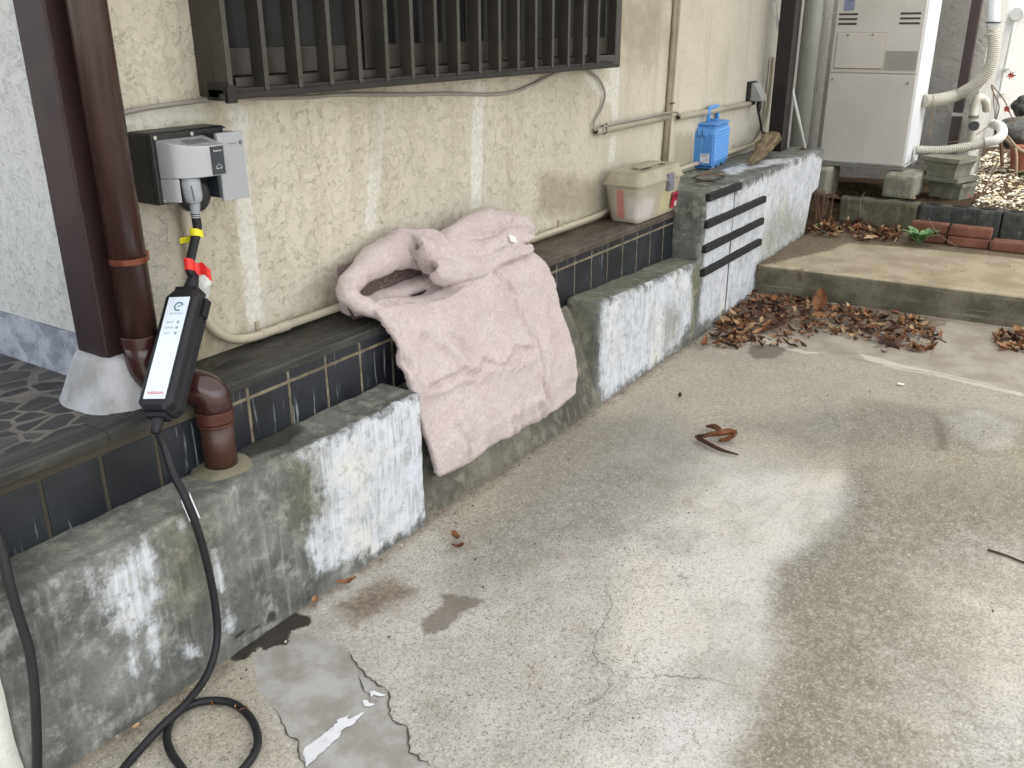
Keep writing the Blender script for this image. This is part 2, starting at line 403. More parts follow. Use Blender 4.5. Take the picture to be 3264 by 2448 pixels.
    dirt = n.mask('dirt', n.noise(18, 6, .7), 1.1, .3)
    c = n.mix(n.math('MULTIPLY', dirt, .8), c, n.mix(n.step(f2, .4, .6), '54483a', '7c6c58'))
    wt = n.mask('wet', n.noise(34, 8, .75), 1.0, .12)
    c = n.mix(n.math('MULTIPLY', wt, .93), c, '2c2822')
    w2 = n.mask('soak', n.noise(28, 5, .7), .9, .2)
    c = n.mix(n.math('MULTIPLY', w2, .75), c, '5f584c')
    h = n.math('ADD', n.math('MULTIPLY', fine, .5), n.math('ADD', n.math('MULTIPLY', f2, .3), n.math('MULTIPLY', spk, -.6)))
    rg = n.step(wt, 0, 1, .82, .3)
    md = n.fin(c, rg, n.bump(h, .45, .0025), spec=.35)
    mcr = plain('crack_dark', '4a463d', .9); mpt = plain('white_paint', 'd6d8da', .6, var=.1, dirt='a9a9a6', bump=.4)
    o = b.build('driveway', [md, mcr, mpt], smooth=True); tag(o, kind='structure')
    P = wpos(o)[:, :2]
    S = lambda k, polys, w_=.1: setattr_f(o, k, region(P, polys, w_))
    E = lambda cx, cy, rx, ry, a=0: [(cx+rx*math.cos(t)*math.cos(a)-ry*math.sin(t)*math.sin(a), cy+rx*math.cos(t)*math.sin(a)+ry*math.sin(t)*math.cos(a)) for t in np.linspace(0, 2*math.pi, 20)[:-1]]
    S('pale', [(s8((950, 400), (1060, 290), (1200, 240), (1560, 240), (1590, 300), (1500, 430), (1400, 500), (1310, 560), (1290, 700), (1300, 850), (1270, 950), (1230, 1010), (1200, 1100), (1150, 1200), (1130, 1290), (1100, 1500), (600, 1500), (650, 1250), (750, 1000), (760, 700), (850, 520)), .3),
               (s8((1930, 30), (2050, 10), (2190, 60), (2180, 130), (2080, 150), (1980, 100)), .13), (s8((2010, 620), (2212, 560), (2350, 800), (2350, 1400), (1960, 1400), (1990, 950)), 1.2),
               ], .3)
    S('brown', [(s8((1600, -40), (2260, 60), (2400, 300), (2400, 1500), (1130, 1500), (1160, 1220), (1230, 1020), (1290, 900), (1290, 700), (1330, 560), (1540, 450), (1600, 300), (1560, 200)), .15)], .2)
    S('warm', [(s8((0, -120), (800, -330), (2300, -250), (2300, 250), (1500, 260), (900, 40), (300, 200), (0, 480)), .5), (gp((150, 2448), (700, 2050), (900, 2150), (860, 2250), (960, 2448)), .2), (gp((1350, 1660), (1950, 1250), (2450, 1010), (2500, 1060), (2000, 1380), (1500, 1750)), .25)], .4)
    S('grime', [(gp((1750, 1330), (2150, 1330), (2250, 1420), (2150, 1560), (1950, 1700), (1700, 1800), (1500, 1900), (1350, 1850), (1600, 1600)), .35), (gp((2330, 1350), (2800, 1280), (3264, 1330), (3264, 1420), (2900, 1420), (2600, 1450)), .3), (gp((2700, 1490), (2780, 1480), (2760, 1640), (2660, 1760), (2540, 1880), (2480, 1960), (2470, 1860), (2560, 1760), (2660, 1690)), .14)], .3)
    S('speck', [(gp((1100, 1700), (1900, 1500), (2300, 1650), (2200, 2448), (1240, 2500), (1240, 2150)), .5), (gp((200, 2448), (700, 2120), (900, 2200), (900, 2500)), .2)], .3)
    S('mortar', [z4((20, 280), (340, 60), (700, 60), (940, 200), (1035, 330), (1080, 400), (1160, 490), (1250, 560), (1370, 640), (1400, 720), (1370, 800), (1440, 930), (1570, 1020), (1600, 1120), (1610, 1260), (1700, 1340), (1850, 1400), (1950, 1500), (560, 1500), (540, 1416), (490, 1290), (470, 1160), (340, 1050), (290, 880), (200, 780), (60, 620), (50, 450))], .03)
    z8 = lambda *a: gp(*[(2200+.4823*x, 500+.4823*y) for x, y in a])
    S('smooth', [z8((100, 1240), (350, 1200), (560, 1220), (740, 1290), (1130, 1310), (1300, 1370), (1620, 1430), (1800, 1460), (2300, 1570), (2900, 1500), (2500, 900), (300, 700))], .06)
    S('cream', [(z8((350, 1180), (480, 1170), (620, 1230), (760, 1280), (920, 1295), (760, 1300), (560, 1250)), .02), (z8((1110, 1300), (1200, 1315), (1400, 1370), (1660, 1425), (1900, 1480), (2206, 1560), (2206, 1580), (1850, 1500), (1600, 1440), (1350, 1400), (1180, 1350)), .02)], .03)
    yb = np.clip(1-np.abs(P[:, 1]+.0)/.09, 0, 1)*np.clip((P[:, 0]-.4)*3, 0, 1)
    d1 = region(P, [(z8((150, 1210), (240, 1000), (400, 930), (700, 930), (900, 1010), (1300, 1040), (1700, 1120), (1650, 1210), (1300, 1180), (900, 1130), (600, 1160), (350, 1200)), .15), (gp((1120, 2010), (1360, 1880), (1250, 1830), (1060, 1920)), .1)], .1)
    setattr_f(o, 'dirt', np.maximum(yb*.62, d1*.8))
    S('wet', [(gp(*[(.633*x, 1620+.633*y) for x, y in ((1150, 760), (1250, 670), (1330, 610), (1400, 570), (1480, 520), (1570, 545), (1560, 585), (1470, 615), (1440, 690), (1380, 690), (1340, 715), (1300, 700), (1240, 760), (1190, 770))]), .035)], .03)
    S('soak', [(s8((110, 665), (210, 675), (290, 690), (200, 730), (140, 790), (60, 812), (50, 760), (130, 700)), .05), (z8((400, 1240), (560, 1235), (640, 1270), (560, 1330), (430, 1335), (380, 1290)), .06), (s8((1890, 20), (1930, 80), (1930, 150), (1900, 150)), .1)], .05)
    return o
build_driveway()

# ================================================================== STEP PLATFORM + SOIL
def build_step():
    b = MB(); ex = lambda y: 5.045-.058*y
    vs, fs = rough_box((0, -6, -.2), (2.2, .02, STEPZ), .03, .009, .003, 12, 4, shape=lambda q: q+np.array([ex(q[1]), 0, 0]))
    b.add(vs, fs); n = N('step_concrete')
    mid = n.noise(6, 6, .62); f = n.noise(70, 5, .7); st = n.noise(1, 5, .6, vec=n.pos(20, 20, 4))
    hz = n.noise(1, 4, .6, vec=n.pos(2, 2, 60))
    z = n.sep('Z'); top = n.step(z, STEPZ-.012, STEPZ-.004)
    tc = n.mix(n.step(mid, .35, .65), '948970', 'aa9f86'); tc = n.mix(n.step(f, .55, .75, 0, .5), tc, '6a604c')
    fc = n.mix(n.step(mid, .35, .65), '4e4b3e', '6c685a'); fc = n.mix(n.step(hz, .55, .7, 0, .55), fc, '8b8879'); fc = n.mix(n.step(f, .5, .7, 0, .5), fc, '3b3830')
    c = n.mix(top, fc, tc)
    dm = n.mask('dirt', f, 1.0, .15); c = n.mix(n.math('MULTIPLY', dm, .85), c, n.mix(n.step(f, .45, .6), '4d4236', '786955'))
    lp = n.mask('edge', mid, 1.2, .3); c = n.mix(n.math('MULTIPLY', lp, .6), c, 'c4bba0')
    m = n.fin(c, .85, n.bump(n.math('ADD', f, mid), .5, .003), spec=.3)
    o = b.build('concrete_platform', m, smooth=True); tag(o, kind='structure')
    P = wpos(o); xy = P[:, :2]
    setattr_f(o, 'dirt', np.where(P[:, 2] > .15, region(xy, [(gp((2400, 850), (2420, 800), (2600, 700), (2800, 700), (3300, 740), (3300, 830), (3100, 810), (2900, 790), (2700, 775), (2640, 800), (2480, 835), z=STEPZ), .12), (gp((3000, 830), (3264, 850), (3264, 950), (2830, 895), z=STEPZ)[:0] or gp((2530, 855), (2570, 855), (2560, 865), z=STEPZ), .02)], .1), 0))
    ed = np.clip(1-np.abs(P[:, 0]-np.vectorize(ex)(P[:, 1])-.02)/.03, 0, 1)*(P[:, 2] > STEPZ-.02)
    setattr_f(o, 'edge', ed*.7)
build_step()

# ================================================================== HOUSE
def build_house():
    H = empty('house', (3.5, W, 0)); tag(H, 'beige stucco house wall with barred dark window and grey repair stripes', 'house')
    # wall as fine sheet with thickness
    x0, x1, z0, z1 = 1.262, 6.35, .3, 3.0
    b = MB(); st = .02; nx = int((x1-x0)/st); nz = int((z1-z0)/st)
    b.grid(lambda u, v: V(x0+(x1-x0)*u, W, z0+(z1-z0)*v), nx, nz)
    b.box(x0, x1, W+.002, W+.028, z0, z1); b.box(x0+.2, x1, W+.03, W+.25, z0, z1)
    o = b.build('wall', M_beige, H)
    P = wpos(o)[:, [0, 2]]
    q = lambda *a: wp(*a, y=W)
    stripes = [(q((705, 330), (790, 330), (800, 620), (835, 940), (850, 1070), (790, 1075), (775, 900), (745, 600), (738, 400)), .02),
               (q((1190, 330), (1232, 325), (1215, 560), (1195, 735), (1160, 740), (1175, 560)), .02),
               (q((1512, 262), (1545, 262), (1540, 400), (1535, 660), (1500, 665), (1503, 400)), .02),
               (q((1940, 195), (1975, 190), (1970, 385), (1955, 390), (1945, 330)), .02), (q((1945, 430), (1965, 430), (1960, 520), (1938, 520)), .02),
               (q((1855, 222), (1905, 215), (1925, 260), (1960, 280), (1960, 340), (1925, 320), (1880, 280)), .03),
               (q((385, 370), (520, 335), (620, 330), (660, 325), (700, 390), (560, 395), (400, 420)), .03),
               (q((290, 400), (300, 400), (600, 320), (590, 340)), .02)]
    setattr_f(o, 'repair', region(P, stripes, .02)*.92)
    gx = np.clip((P[:, 0]-5.0)/.6, 0, 1); gl = np.clip((1.10-P[:, 1])/.45, 0, 1)*np.clip((P[:, 0]-3.9)/.6, 0, 1)*.7
    g2 = region(P, [(q((400, 680), (560, 660), (620, 900), (600, 1140), (400, 1140)), .25)], .2)*.75
    setattr_f(o, 'grey', np.clip(np.maximum(np.maximum(gx*.85, gl), g2), 0, 1))
    ms = np.clip(1-(P[:, 1]-HF)/.10, 0, 1)*.75
    ms = np.maximum(ms, region(P, [(q((1700, 700), (1720, 540), (1900, 560), (1915, 690)), .12), (q((2150, 420), (2210, 420), (2210, 540), (2140, 540)), .1), (q((620, 1030), (760, 1080), (720, 1200), (600, 1180)), .12)], .1)*.85)  # shadow left of the blue case painted into the colour; darker patches by toolbox, conduit
    ms = np.maximum(ms, region(P, [(q((560, 390), (720, 300), (1900, 215), (1930, 240), (1500, 262), (900, 320)), .06)], .05)*.35)
    ms = np.maximum(ms, region(P, [(q((1930, -80), (2140, -80), (2135, 150), (2060, 260), (1985, 230), (1930, 120)), .3)], .3)*.72)
    setattr_f(o, 'moss', ms)
    setattr_f(o, 'finegrain', np.clip((P[:, 0]-3.0)/1.2, 0, 1))
    # ---- window (aluminium, dark brown)
    MF = plain('bronze_aluminium', '423f39', .45, .3, .15, .15, 60); MF2 = plain('bronze_dark', '24211e', .5, .3)
    wx0, wx1 = 1.60, 3.79
    wb = MB()
    wb.box(wx0, wx0+.04, W-.075, W+.01, WZ0, 2.6); wb.box(wx1-.05, wx1, W-.085, W+.01, WZ0, 2.6)
    wb.box(wx0+.05, wx1-.05, W-.085, W+.01, WZ0, WZ0+.045); wb.box(wx0+.05, wx1-.05, W-.085, W+.01, 2.55, 2.6)
    wf = wb.build('window', MF, H, bevel=.003)
    # sashes: two pairs
    n = N('window_glass'); n.fin(n.mix(n.step(n.noise(3, 3), .4, .6), '121414', '1d1f1f'), .42, n.bump(n.noise(30, 2), .08, .002), spec=.3); MG = n.m
    xs = np.linspace(wx0+.05, wx1-.05, 5)
    for i in range(4):
        yy = W-.045 if i in (0, 3) else W-.070
        s = MB(); a, c = xs[i]-.012, xs[i+1]+.012
        s.box(a, a+.035, yy, yy+.02, WZ0+.047, 2.548); s.box(c-.035, c, yy, yy+.02, WZ0+.047, 2.548)
        s.box(a+.035, c-.035, yy+.001, yy+.019, WZ0+.047, WZ0+.115); s.box(a+.035, c-.035, yy+.001, yy+.019, 2.5, 2.548)
        so_ = s.build('sash', MF, wf, bevel=.002); 
        g = MB(); g.box(a+.036, c-.036, yy+.006, yy+.012, WZ0+.116, 2.499); g.build('pane', MG, wf)
    # ---- security lattice
    gy0, gy1 = .245, .285
    g = MB(); g.box(1.575, 3.665, gy0+.004, gy1+.02, WZ0, WZ0+.022); g.box(1.575, 3.665, gy0+.004, gy1+.02, 2.4, 2.43)
    g.box(1.575, 1.605, gy0+.004, W-.06, WZ0-.006, WZ0+.035); g.box(3.56, 3.59, gy1+.02, W-.06, WZ0-.002, WZ0+.02)
    g.box(1.56, 3.70, gy0-.004, gy0+.004, WZ0-.004, WZ0+.012)
    gr = g.build('window_grille', [MF2], H, bevel=.002)
    xa = on(733, 312, 'y', gy0)[0]; xb = on(1857, 215, 'y', gy0)[0]
    for i in range(17):
        x = xa+(xb-xa)*i/15; 
        s = MB(); s.box(x, x+.016, gy0, gy1+.008, WZ0+.012, 2.41); s.build('bar', MF, gr, bevel=.0015)
    s = MB(); s.box(1.577, 1.606, gy0-.012, gy0+.004, WZ0-.012, WZ0+.03); s.build('bracket', MF2, gr, bevel=.002)
    for x in (6.0,):
        pass
build_house()

def build_entrance():
    E = empty('entrance_wall', (1.22, .6, HF)); tag(E, 'white rough stucco entrance wall with bluish painted base strip, far left', 'wall')
    b = MB(); y0, y1, x0 = .3995, 3.2, 1.225
    b.grid(lambda u, v: V(x0, y0+(y1-y0)*u, HF+.13+(2.4)*v), 60, 60); b.box(x0+.002, x0+.12, y0, y1, HF+.13, 3.1)
    b.build('stucco', M_white, E)
    n = N('plinth_paint'); c = n.mix(n.step(n.noise(12, 6, .7), .4, .62), 'aab0ba', '7b818c'); c = n.mix(n.step(n.noise(30, 5, .7), .6, .75), c, '5f6570')
    p = MB(); p.box(x0-.006, x0+.12, y0, y1, HF-.02, HF+.128); p.build('plinth', n.fin(c, .75, n.bump(n.noise(40, 4), .4, .003)), E)
build_entrance()

# ================================================================== TILED LEDGE
def build_ledge():
    L = empty('tiled_ledge', (2.4, A, 0)); tag(L, 'low porch ledge faced with dark slate tiles along house wall', 'ledge')
    # floor: crazy paving
    n = N('crazy_paving'); 
    dn = n.noise(7, 2, .5, col=True)
    mv = n.t.nodes.new('ShaderNodeVectorMath'); mv.operation = 'MULTIPLY_ADD'; n.t.links.new(dn, mv.inputs[0]); mv.inputs[1].default_value = (.05, .05, .0); n.t.links.new(n.pos(1, 1.35, 1), mv.inputs[2])
    e = n.vor(11, 'DISTANCE_TO_EDGE', vec=mv.outputs[0], rnd=.95); cc = n.vor(11, 'F1', vec=mv.outputs[0], rnd=.95, out='Color')
    sp = n.t.nodes.new('ShaderNodeSeparateColor'); n.t.links.new(cc, sp.inputs[0])
    f = n.noise(60, 5, .7); mid = n.noise(9, 5, .6)
    lft = n.attr('porch')
    stone = n.mix(sp.outputs[0], '1f1f1e', '3e3e3c'); stone = n.mix(n.step(n.noise(1, 5, .6, vec=n.pos(14, 90, 10)), .5, .7, 0, .5), stone, '5a5954')
    mort = n.mix(n.step(mid, .4, .6), n.mix(lft, '2a2823', '55504a'), n.mix(lft, '3c3830', '686259'))
    ed = n.math('ADD', e, n.math('MULTIPLY', n.math('SUBTRACT', f, .5), .05))
    ms = n.step(ed, .055, .085)
    c = n.mix(ms, mort, stone); c = n.mix(n.step(f, .6, .8, 0, .3), c, '6d6a62')
    br = n.attr('brownish'); c = n.mix(n.math('MULTIPLY', br, .8), c, n.mix(n.step(n.noise(1, 5, .65, vec=n.pos(9, 50, 9)), .4, .65), '463b31', '6b5e50'))
    wp_ = n.mask('white', f, .5, .05); c = n.mix(wp_, c, 'e6e8ea')
    h = n.math('ADD', n.math('MULTIPLY', ms, 1), n.math('MULTIPLY', f, .3))
    MP = n.fin(c, n.math('ADD', n.math('MULTIPLY', f, .3), .42), n.bump(h, .6, .004), spec=.4)
    b = MB(); xs = (.45, 4.182)
    b.grid(lambda u, v: V(xs[0]+(xs[1]-xs[0])*u, .235+(W+.01-.235)*v, HF), 260, 8)
    b.grid(lambda u, v: V(-.6+(1.26+.6)*u, W+.01+2.4*v, HF), 80, 60)
    b.box(.45, 4.182, A+.01, W+.01, .02, HF-.004); b.box(-.6, 1.26, W+.01, 2.8, .02, HF-.004)
    o = b.build('paving', MP, L); P = wpos(o)
    setattr_f(o, 'porch', np.clip((1.55-P[:, 0])/.35, 0, 1)); setattr_f(o, 'brownish', np.clip((P[:, 0]-2.6)/.4, 0, 1))
    setattr_f(o, 'white', np.where(P[:, 2] > .6, 0, 0))
    # nosing strips with grooves
    n = N('nosing_slate'); g = n.noise(1, 4, .6, vec=n.pos(5, 120, 40)); c = n.mix(n.step(g, .4, .65), '22221f', '3d3c37')
    xx = n.step(n.sep('X'), 2.6, 3.1); c = n.mix(xx, c, n.mix(n.step(n.noise(16, 5), .4, .6), '40382f', '544b41')); c = n.mix(n.step(n.noise(30, 5, .7), .6, .78, 0, .35), c, '6b695f')
    MN = n.fin(c, .55, n.bump(n.noise(80, 4, .7), .5, .002))
    rnd = random.Random(5); x = .46; k = 0
    b = MB()
    while x < 4.17:
        Lx = .298; x2 = min(x+Lx, 4.18); dz = rnd.uniform(-.001, .001)
        prof = [(.147, HF-.024), (.147, HF-.004), (.152, HF+.001)]
        for gyy in (.172, .184, .196, .208):
            prof += [(gyy-.003, HF+.002), (gyy, HF-.0025), (gyy+.003, HF+.002)]
        prof += [(.236, HF+.002), (.236, HF-.024)]
        b.prism([(x+.0007, y, z+dz) for y, z in prof], (x2-x-.0014, 0, 0)); x = x2
    b.build('nosing', MN, L)
    # tile face
    n = N('slate_tile'); s = n.noise(1, 4, .6, vec=n.pos(70, 70, 5)); c = n.mix(n.step(n.noise(5, 4, .5), .35, .65), '15181d', '23272d')
    c = n.mix(n.step(n.noise(25, 6, .7), .58, .78, 0, .4), c, '3a3f44'); c = n.mix(n.math('MULTIPLY', n.step(s, .6, .68), n.step(n.noise(2.5, 2), .5, .6)), c, '7d8285')
    cw = n.mask('drip', n.noise(1, 4, .6, vec=n.pos(110, 110, 5)), 1.6, .12); c = n.mix(n.math('MULTIPLY', cw, .8), c, 'a9adb0')
    MT = n.fin(c, n.math('ADD', n.math('MULTIPLY', n.noise(12, 4), .4), .22), n.bump(n.noise(14, 4), .2, .003), spec=.5)
    n = N('tile_grout'); c = n.mix(n.step(n.noise(20, 5, .7), .35, .65), '5c5443', '847b68'); c = n.mix(n.step(n.sep('X'), 1.1, 1.5), '3a362c', c); MGt = n.fin(c, .9, n.bump(n.noise(90, 4), .5, .002))
    b = MB(); b.box(.45, 4.18, A-.0015, A+.02, .3, HF-.022, 1)
    p = .1445; x = 1.464-6*p; k = 0
    while x < 4.18:
        a, c_ = x+.007, min(x+p-.0035, 4.178)
        if c_-a > .03:
            ztop = .577 if x > 1.28 else .590
            b.prism([(a, A-.004, .36), (c_, A-.004, .36), (c_, A-.004, ztop), (a, A-.004, ztop)], (0, .01, 0), 0)
            if x > 1.28: b.prism([(a, A-.004, .587), (c_, A-.004, .587), (c_, A-.004, .613), (a, A-.004, .613)], (0, .01, 0), 0)
        x += p
    o = b.build('face_tiles', [MT, MGt], L, bevel=.0015, ang=50)
    return L
LEDGE = build_ledge()

# ================================================================== LOW CONCRETE WALLS
def conc_attrs(o, white=(), moss=(), damp=(), w_=.05, topmoss=.0, y=0):
    P = wpos(o); F2 = P[:, [0, 2]]
    fr = (P[:, 1] < .02)
    setattr_f(o, 'white', np.where(fr, region(F2, white, w_), 0)); 
    m = region(F2, moss, w_) if moss else np.zeros(len(P))
    setattr_f(o, 'moss', np.where(fr, m, topmoss)); setattr_f(o, 'damp', region(F2, damp, w_) if damp else np.zeros(len(P)))
def build_walls():
    # left block
    L = empty('low_wall', (1.3, 0, 0)); tag(L, 'low grey concrete block wall under the charger, white flaking patch at its right end', 'wall', 'concrete walls edging the driveway')
    def shp(q):
        t = max(0, (1.25-q[0])/.6)
        if q[2] > H1-.05: q = q+np.array([0, 0, -.012*min(1, t)*(1 if q[1] < .05 else .3)])
        return q
    vs, fs = rough_box((.648, 0, -.05), (1.988, A+.004, H1), .0135, .013, .004, 16, 1, shp)
    o = MB().add(vs, fs).build('concrete_body', M_conc, L, smooth=True)
    z3 = lambda *a: wp(*[(.633*x, 1620+.633*y) for x, y in a])
    zA = lambda *a: wp(*[(700+.422*x, 1000+.422*y) for x, y in a])
    conc_attrs(o, white=[(zA((600, 1030), (1000, 900), (1110, 790), (1510, 620), (1545, 900), (1560, 1500), (1440, 1640), (1300, 1700), (1180, 1780), (720, 1980), (660, 1600), (770, 1500), (760, 1250), (700, 1130), (630, 1120)), .10),
                         (z3((500, 330), (580, 300), (640, 250), (720, 200), (800, 210), (800, 290), (760, 420), (780, 560), (640, 600), (520, 450)), .12),
                         (z3((1060, 190), (1090, 190), (1140, 420), (1110, 450), (1080, 350)), .03), (z3((910, 680), (1000, 700), (1020, 740), (940, 760)), .03), (z3((900, 60), (945, 60), (940, 130), (905, 120)), .03),
                         (z3((640, 600), (670, 600), (690, 840), (660, 840)), .05), (z3((750, 560), (780, 560), (800, 800), (770, 800)), .04), (z3((1130, 460), (1180, 500), (1180, 620), (1140, 600)), .06)], w_=.05,
               moss=[(z3((850, 100), (1000, 100), (980, 480), (860, 400)), .35), (zA((560, 1150), (700, 1100), (760, 1480), (640, 1600)), .35)],
               damp=[(z3((1150, 640), (1400, 560), (1380, 520), (1350, 530), (1340, 590), (1180, 660)), .015), (z3((0, 400), (100, 380), (120, 430), (0, 470)), .05)], topmoss=.36)
    # base of the downpipe: dark wet corner on top
    P = wpos(o); da = region(P[:, :2], [([(1.26, .17), (1.62, .17), (1.60, .10), (1.50, .06), (1.30, .12)], .06)], .05)*(P[:, 2] > H1-.03)
    d0 = np.array([v.value for v in o.data.attributes['damp'].data]); o.data.attributes['damp'].data.foreach_set('value', np.maximum(d0, da).astype(np.float32))
    # right block
    L2 = empty('low_wall', (3.65, 0, 0)); tag(L2, 'low whitewashed concrete wall right of the blanket, mossy brown top', 'wall', 'concrete walls edging the driveway')
    vs, fs = rough_box((3.135, 0, -.05), (4.186, A+.004, .45), .0135, .014, .004, 16, 8, lambda q: q+np.array([0, 0, -.042*(q[0]-3.13)/1.05*min(1, max(0, (q[2]-.05)/.35))]))
    o2 = MB().add(vs, fs).build('concrete_body', M_conc, L2, smooth=True)
    zB = lambda *a: wp(*[(1700+.3918*x, 700+.3918*y) for x, y in a])
    conc_attrs(o2, white=[(zB((560, 700), (1000, 500), (1290, 400), (1290, 800), (1200, 1010), (900, 1230), (700, 1370), (560, 1480), (540, 1300), (545, 1000)), .09)],
               moss=[(zB((1290, 420), (1370, 350), (1390, 900), (1270, 1000)), .05), (zB((1060, 700), (1200, 700), (1180, 1000), (1060, 1050)), .2)], topmoss=.62)
    P = wpos(o2); e = o2.data.attributes['white']; d0 = np.array([v.value for v in e.data])
    d0 = np.where(P[:, 0] < 3.142, .0, d0); e.data.foreach_set('value', d0.astype(np.float32))
    # sloped notch between
    N_ = MB()
    def ramp(u, v):
        x = 1.97+(3.155-1.97)*u; z = -.03+v*(.43+.03); y = .012+(.145-.012)*max(0, v)**1.15
        y -= .035*u*(1-v)*(v > 0); a = mn.noise(V(x*12, z*12, 0))*.004+mn.noise(V(x*40, z*40, 3))*.002
        if v > .93: y += (v-.93)*.25
        return V(x, y+a, z+.01*mn.noise(V(x*6, 0, 0))*(v > .9))
    N_.grid(ramp, 90, 34); on_ = N_.build('sloped_infill', M_rough, None, origin=(2.5, .08, 0), smooth=True)
    tag(on_, 'sloping grey concrete infill between the two low walls behind the blanket', 'concrete ramp')
    for k in ('white', 'moss', 'damp'): setattr_f(on_, k, [0.2 if k == 'moss' else 0]*len(on_.data.vertices))
    # tall block with rubber strips
    T = empty('parapet_wall', (5.1, 0, 0)); tag(T, 'taller whitewashed concrete wall with four black rubber strips', 'wall', 'concrete walls edging the driveway')
    def shp2(q):
        if q[0] > 5.93 and q[2] < .48: q = q+np.array([-(.22-.09*max(0, min(1, (q[2]-.2)/.28)))*min(1, (q[0]-5.93)/.2), 0, 0])
        return q
    vs, fs = rough_box((4.184, 0, -.05), (6.16, W+.004, H3), .02, .008, .0035, 16, 15, shp2)
    o3 = MB().add(vs, fs).build('concrete_body', M_conc, T, smooth=True)
    z6 = lambda *a: wp(*[(1850+.392*x, 450+.392*y) for x, y in a])
    conc_attrs(o3, white=[(z6((1030, 480), (1300, 400), (1500, 300), (1900, 110), (1960, 140), (1940, 420), (1850, 720), (1500, 960), (1420, 1000), (1400, 1250), (1100, 1420), (960, 1480), (1000, 1100)), .07)],
               moss=[(z6((1500, 700), (1650, 500), (1800, 600), (1870, 700), (1600, 900), (1450, 960)), .25), (z6((1440, 920), (1900, 700), (1900, 760), (1500, 960)), .08)], topmoss=.36)
    P = wpos(o3)
    d0 = np.array([v.value for v in o3.data.attributes['white'].data]); tw = region(P[:, :2], [(gp((2330, 560), (2400, 535), (2500, 520), (2560, 500), (2400, 512), (2300, 540), z=H3), .06)], .05)*(P[:, 2] > H3-.02)*.8
    d0 = np.maximum(np.where(P[:, 0] < 4.192, 0, d0), tw); o3.data.attributes['white'].data.foreach_set('value', d0.astype(np.float32))
    MR = plain('black_rubber', '151514', .8, 0, .2, .5, 60)
    for i, (z, xe) in enumerate(((.717, 4.62), (.586, 5.035), (.464, 5.035), (.345, 5.03))):
        b = MB(); b.box(4.188, xe, -.022, .006, z-.018, z+.018); b.build('rubber_strip', MR, T, bevel=.003)
    # vertical hairline joints drawn as real shallow grooves: thin dark fillets proud by half a mm
    g = MB(); x = on(2330, 750, 'y', 0)[0]; g.box(x-.002, x+.002, -.0045, .002, .04, .735); g.build('joint', plain('joint_grey', '6c6e70', .9), T)
    # gate pillar
    G = MB(); vs, fs = rough_box((.15, -.03, -.05), (.646, .42, 1.15), .03, .01, .002, 20, 3); G.add(vs, fs)
    gp_ = G.build('gate_pillar', M_wgate, None, origin=(.4, .1, 0), smooth=True); tag(gp_, 'bright white stucco pillar sliver at bottom left corner', 'pillar')
build_walls()
# ================================================================== CARPORT ROOF (above the frame)
def build_carport():
    n = N('polycarbonate'); MRf = n.m; tb = n.t.nodes.new('ShaderNodeBsdfTranslucent'); tb.inputs[0].default_value = (.45, .45, .45, 1); df = n.t.nodes.new('ShaderNodeBsdfDiffuse'); df.inputs[0].default_value = (.40, .39, .37, 1)
    ad = n.t.nodes.new('ShaderNodeAddShader'); n.t.links.new(tb.outputs[0], ad.inputs[0]); n.t.links.new(df.outputs[0], ad.inputs[1]); n.t.links.new(ad.outputs[0], n.out.inputs[0]); n.t.nodes.remove(n.p)
    r = MB(); r.add([(-1.2, -4.4, 2.64), (6.45, -4.4, 2.64), (6.45, .36, 2.64), (-1.2, .36, 2.64)], [(0, 1, 2, 3)])
    for k in range(9): r.box(-1.2+k*.95, -1.15+k*.95, -4.4, .36, 2.57, 2.632, 1)
    o = r.build('carport_roof', [MRf, plain('roof_rafter', '43292a', .5)], None, origin=(2.6, -1.4, 2.62)); tag(o, 'flat carport roof over the driveway', 'roof')
build_carport()

FONT_CACHE = {}
def text_part(name, s, mat, parent, M, size, wide=1.0, bold=0.0):
    """lettering as flat mesh; M maps local x (right) y (up) z (out) to world"""
    cu = bpy.data.curves.new('txt', 'FONT'); cu.body = s; cu.size = size; cu.align_x = 'CENTER'; cu.align_y = 'CENTER'; cu.offset = bold; cu.resolution_u = 3
    t = bpy.data.objects.new('txt', cu); COL.objects.link(t)
    bpy.context.view_layer.update(); dg = bpy.context.evaluated_depsgraph_get(); me = t.evaluated_get(dg).to_mesh()
    vs = [M @ V(v.co.x*wide, v.co.y, 0) for v in me.vertices]; fs = [tuple(p.vertices) for p in me.polygons]
    t.evaluated_get(dg).to_mesh_clear(); COL.objects.unlink(t); bpy.data.objects.remove(t); bpy.data.curves.remove(cu)
    return MB().add(vs, fs).build(name, mat, parent)
def frame(o, x, y, z):
    return Matrix(((x[0], y[0], z[0], o[0]), (x[1], y[1], z[1], o[1]), (x[2], y[2], z[2], o[2]), (0, 0, 0, 1)))
def ring_disc(b, M, r0, r1, a0=0, a1=2*math.pi, seg=28, mi=0):
    vs = []; 
    for i in range(seg+1):
        t = a0+(a1-a0)*i/seg
        vs += [M @ V(r0*math.cos(t), r0*math.sin(t), 0), M @ V(r1*math.cos(t), r1*math.sin(t), 0)]
    b.add(vs, [(2*i, 2*i+1, 2*i+3, 2*i+2) for i in range(seg)], mi)

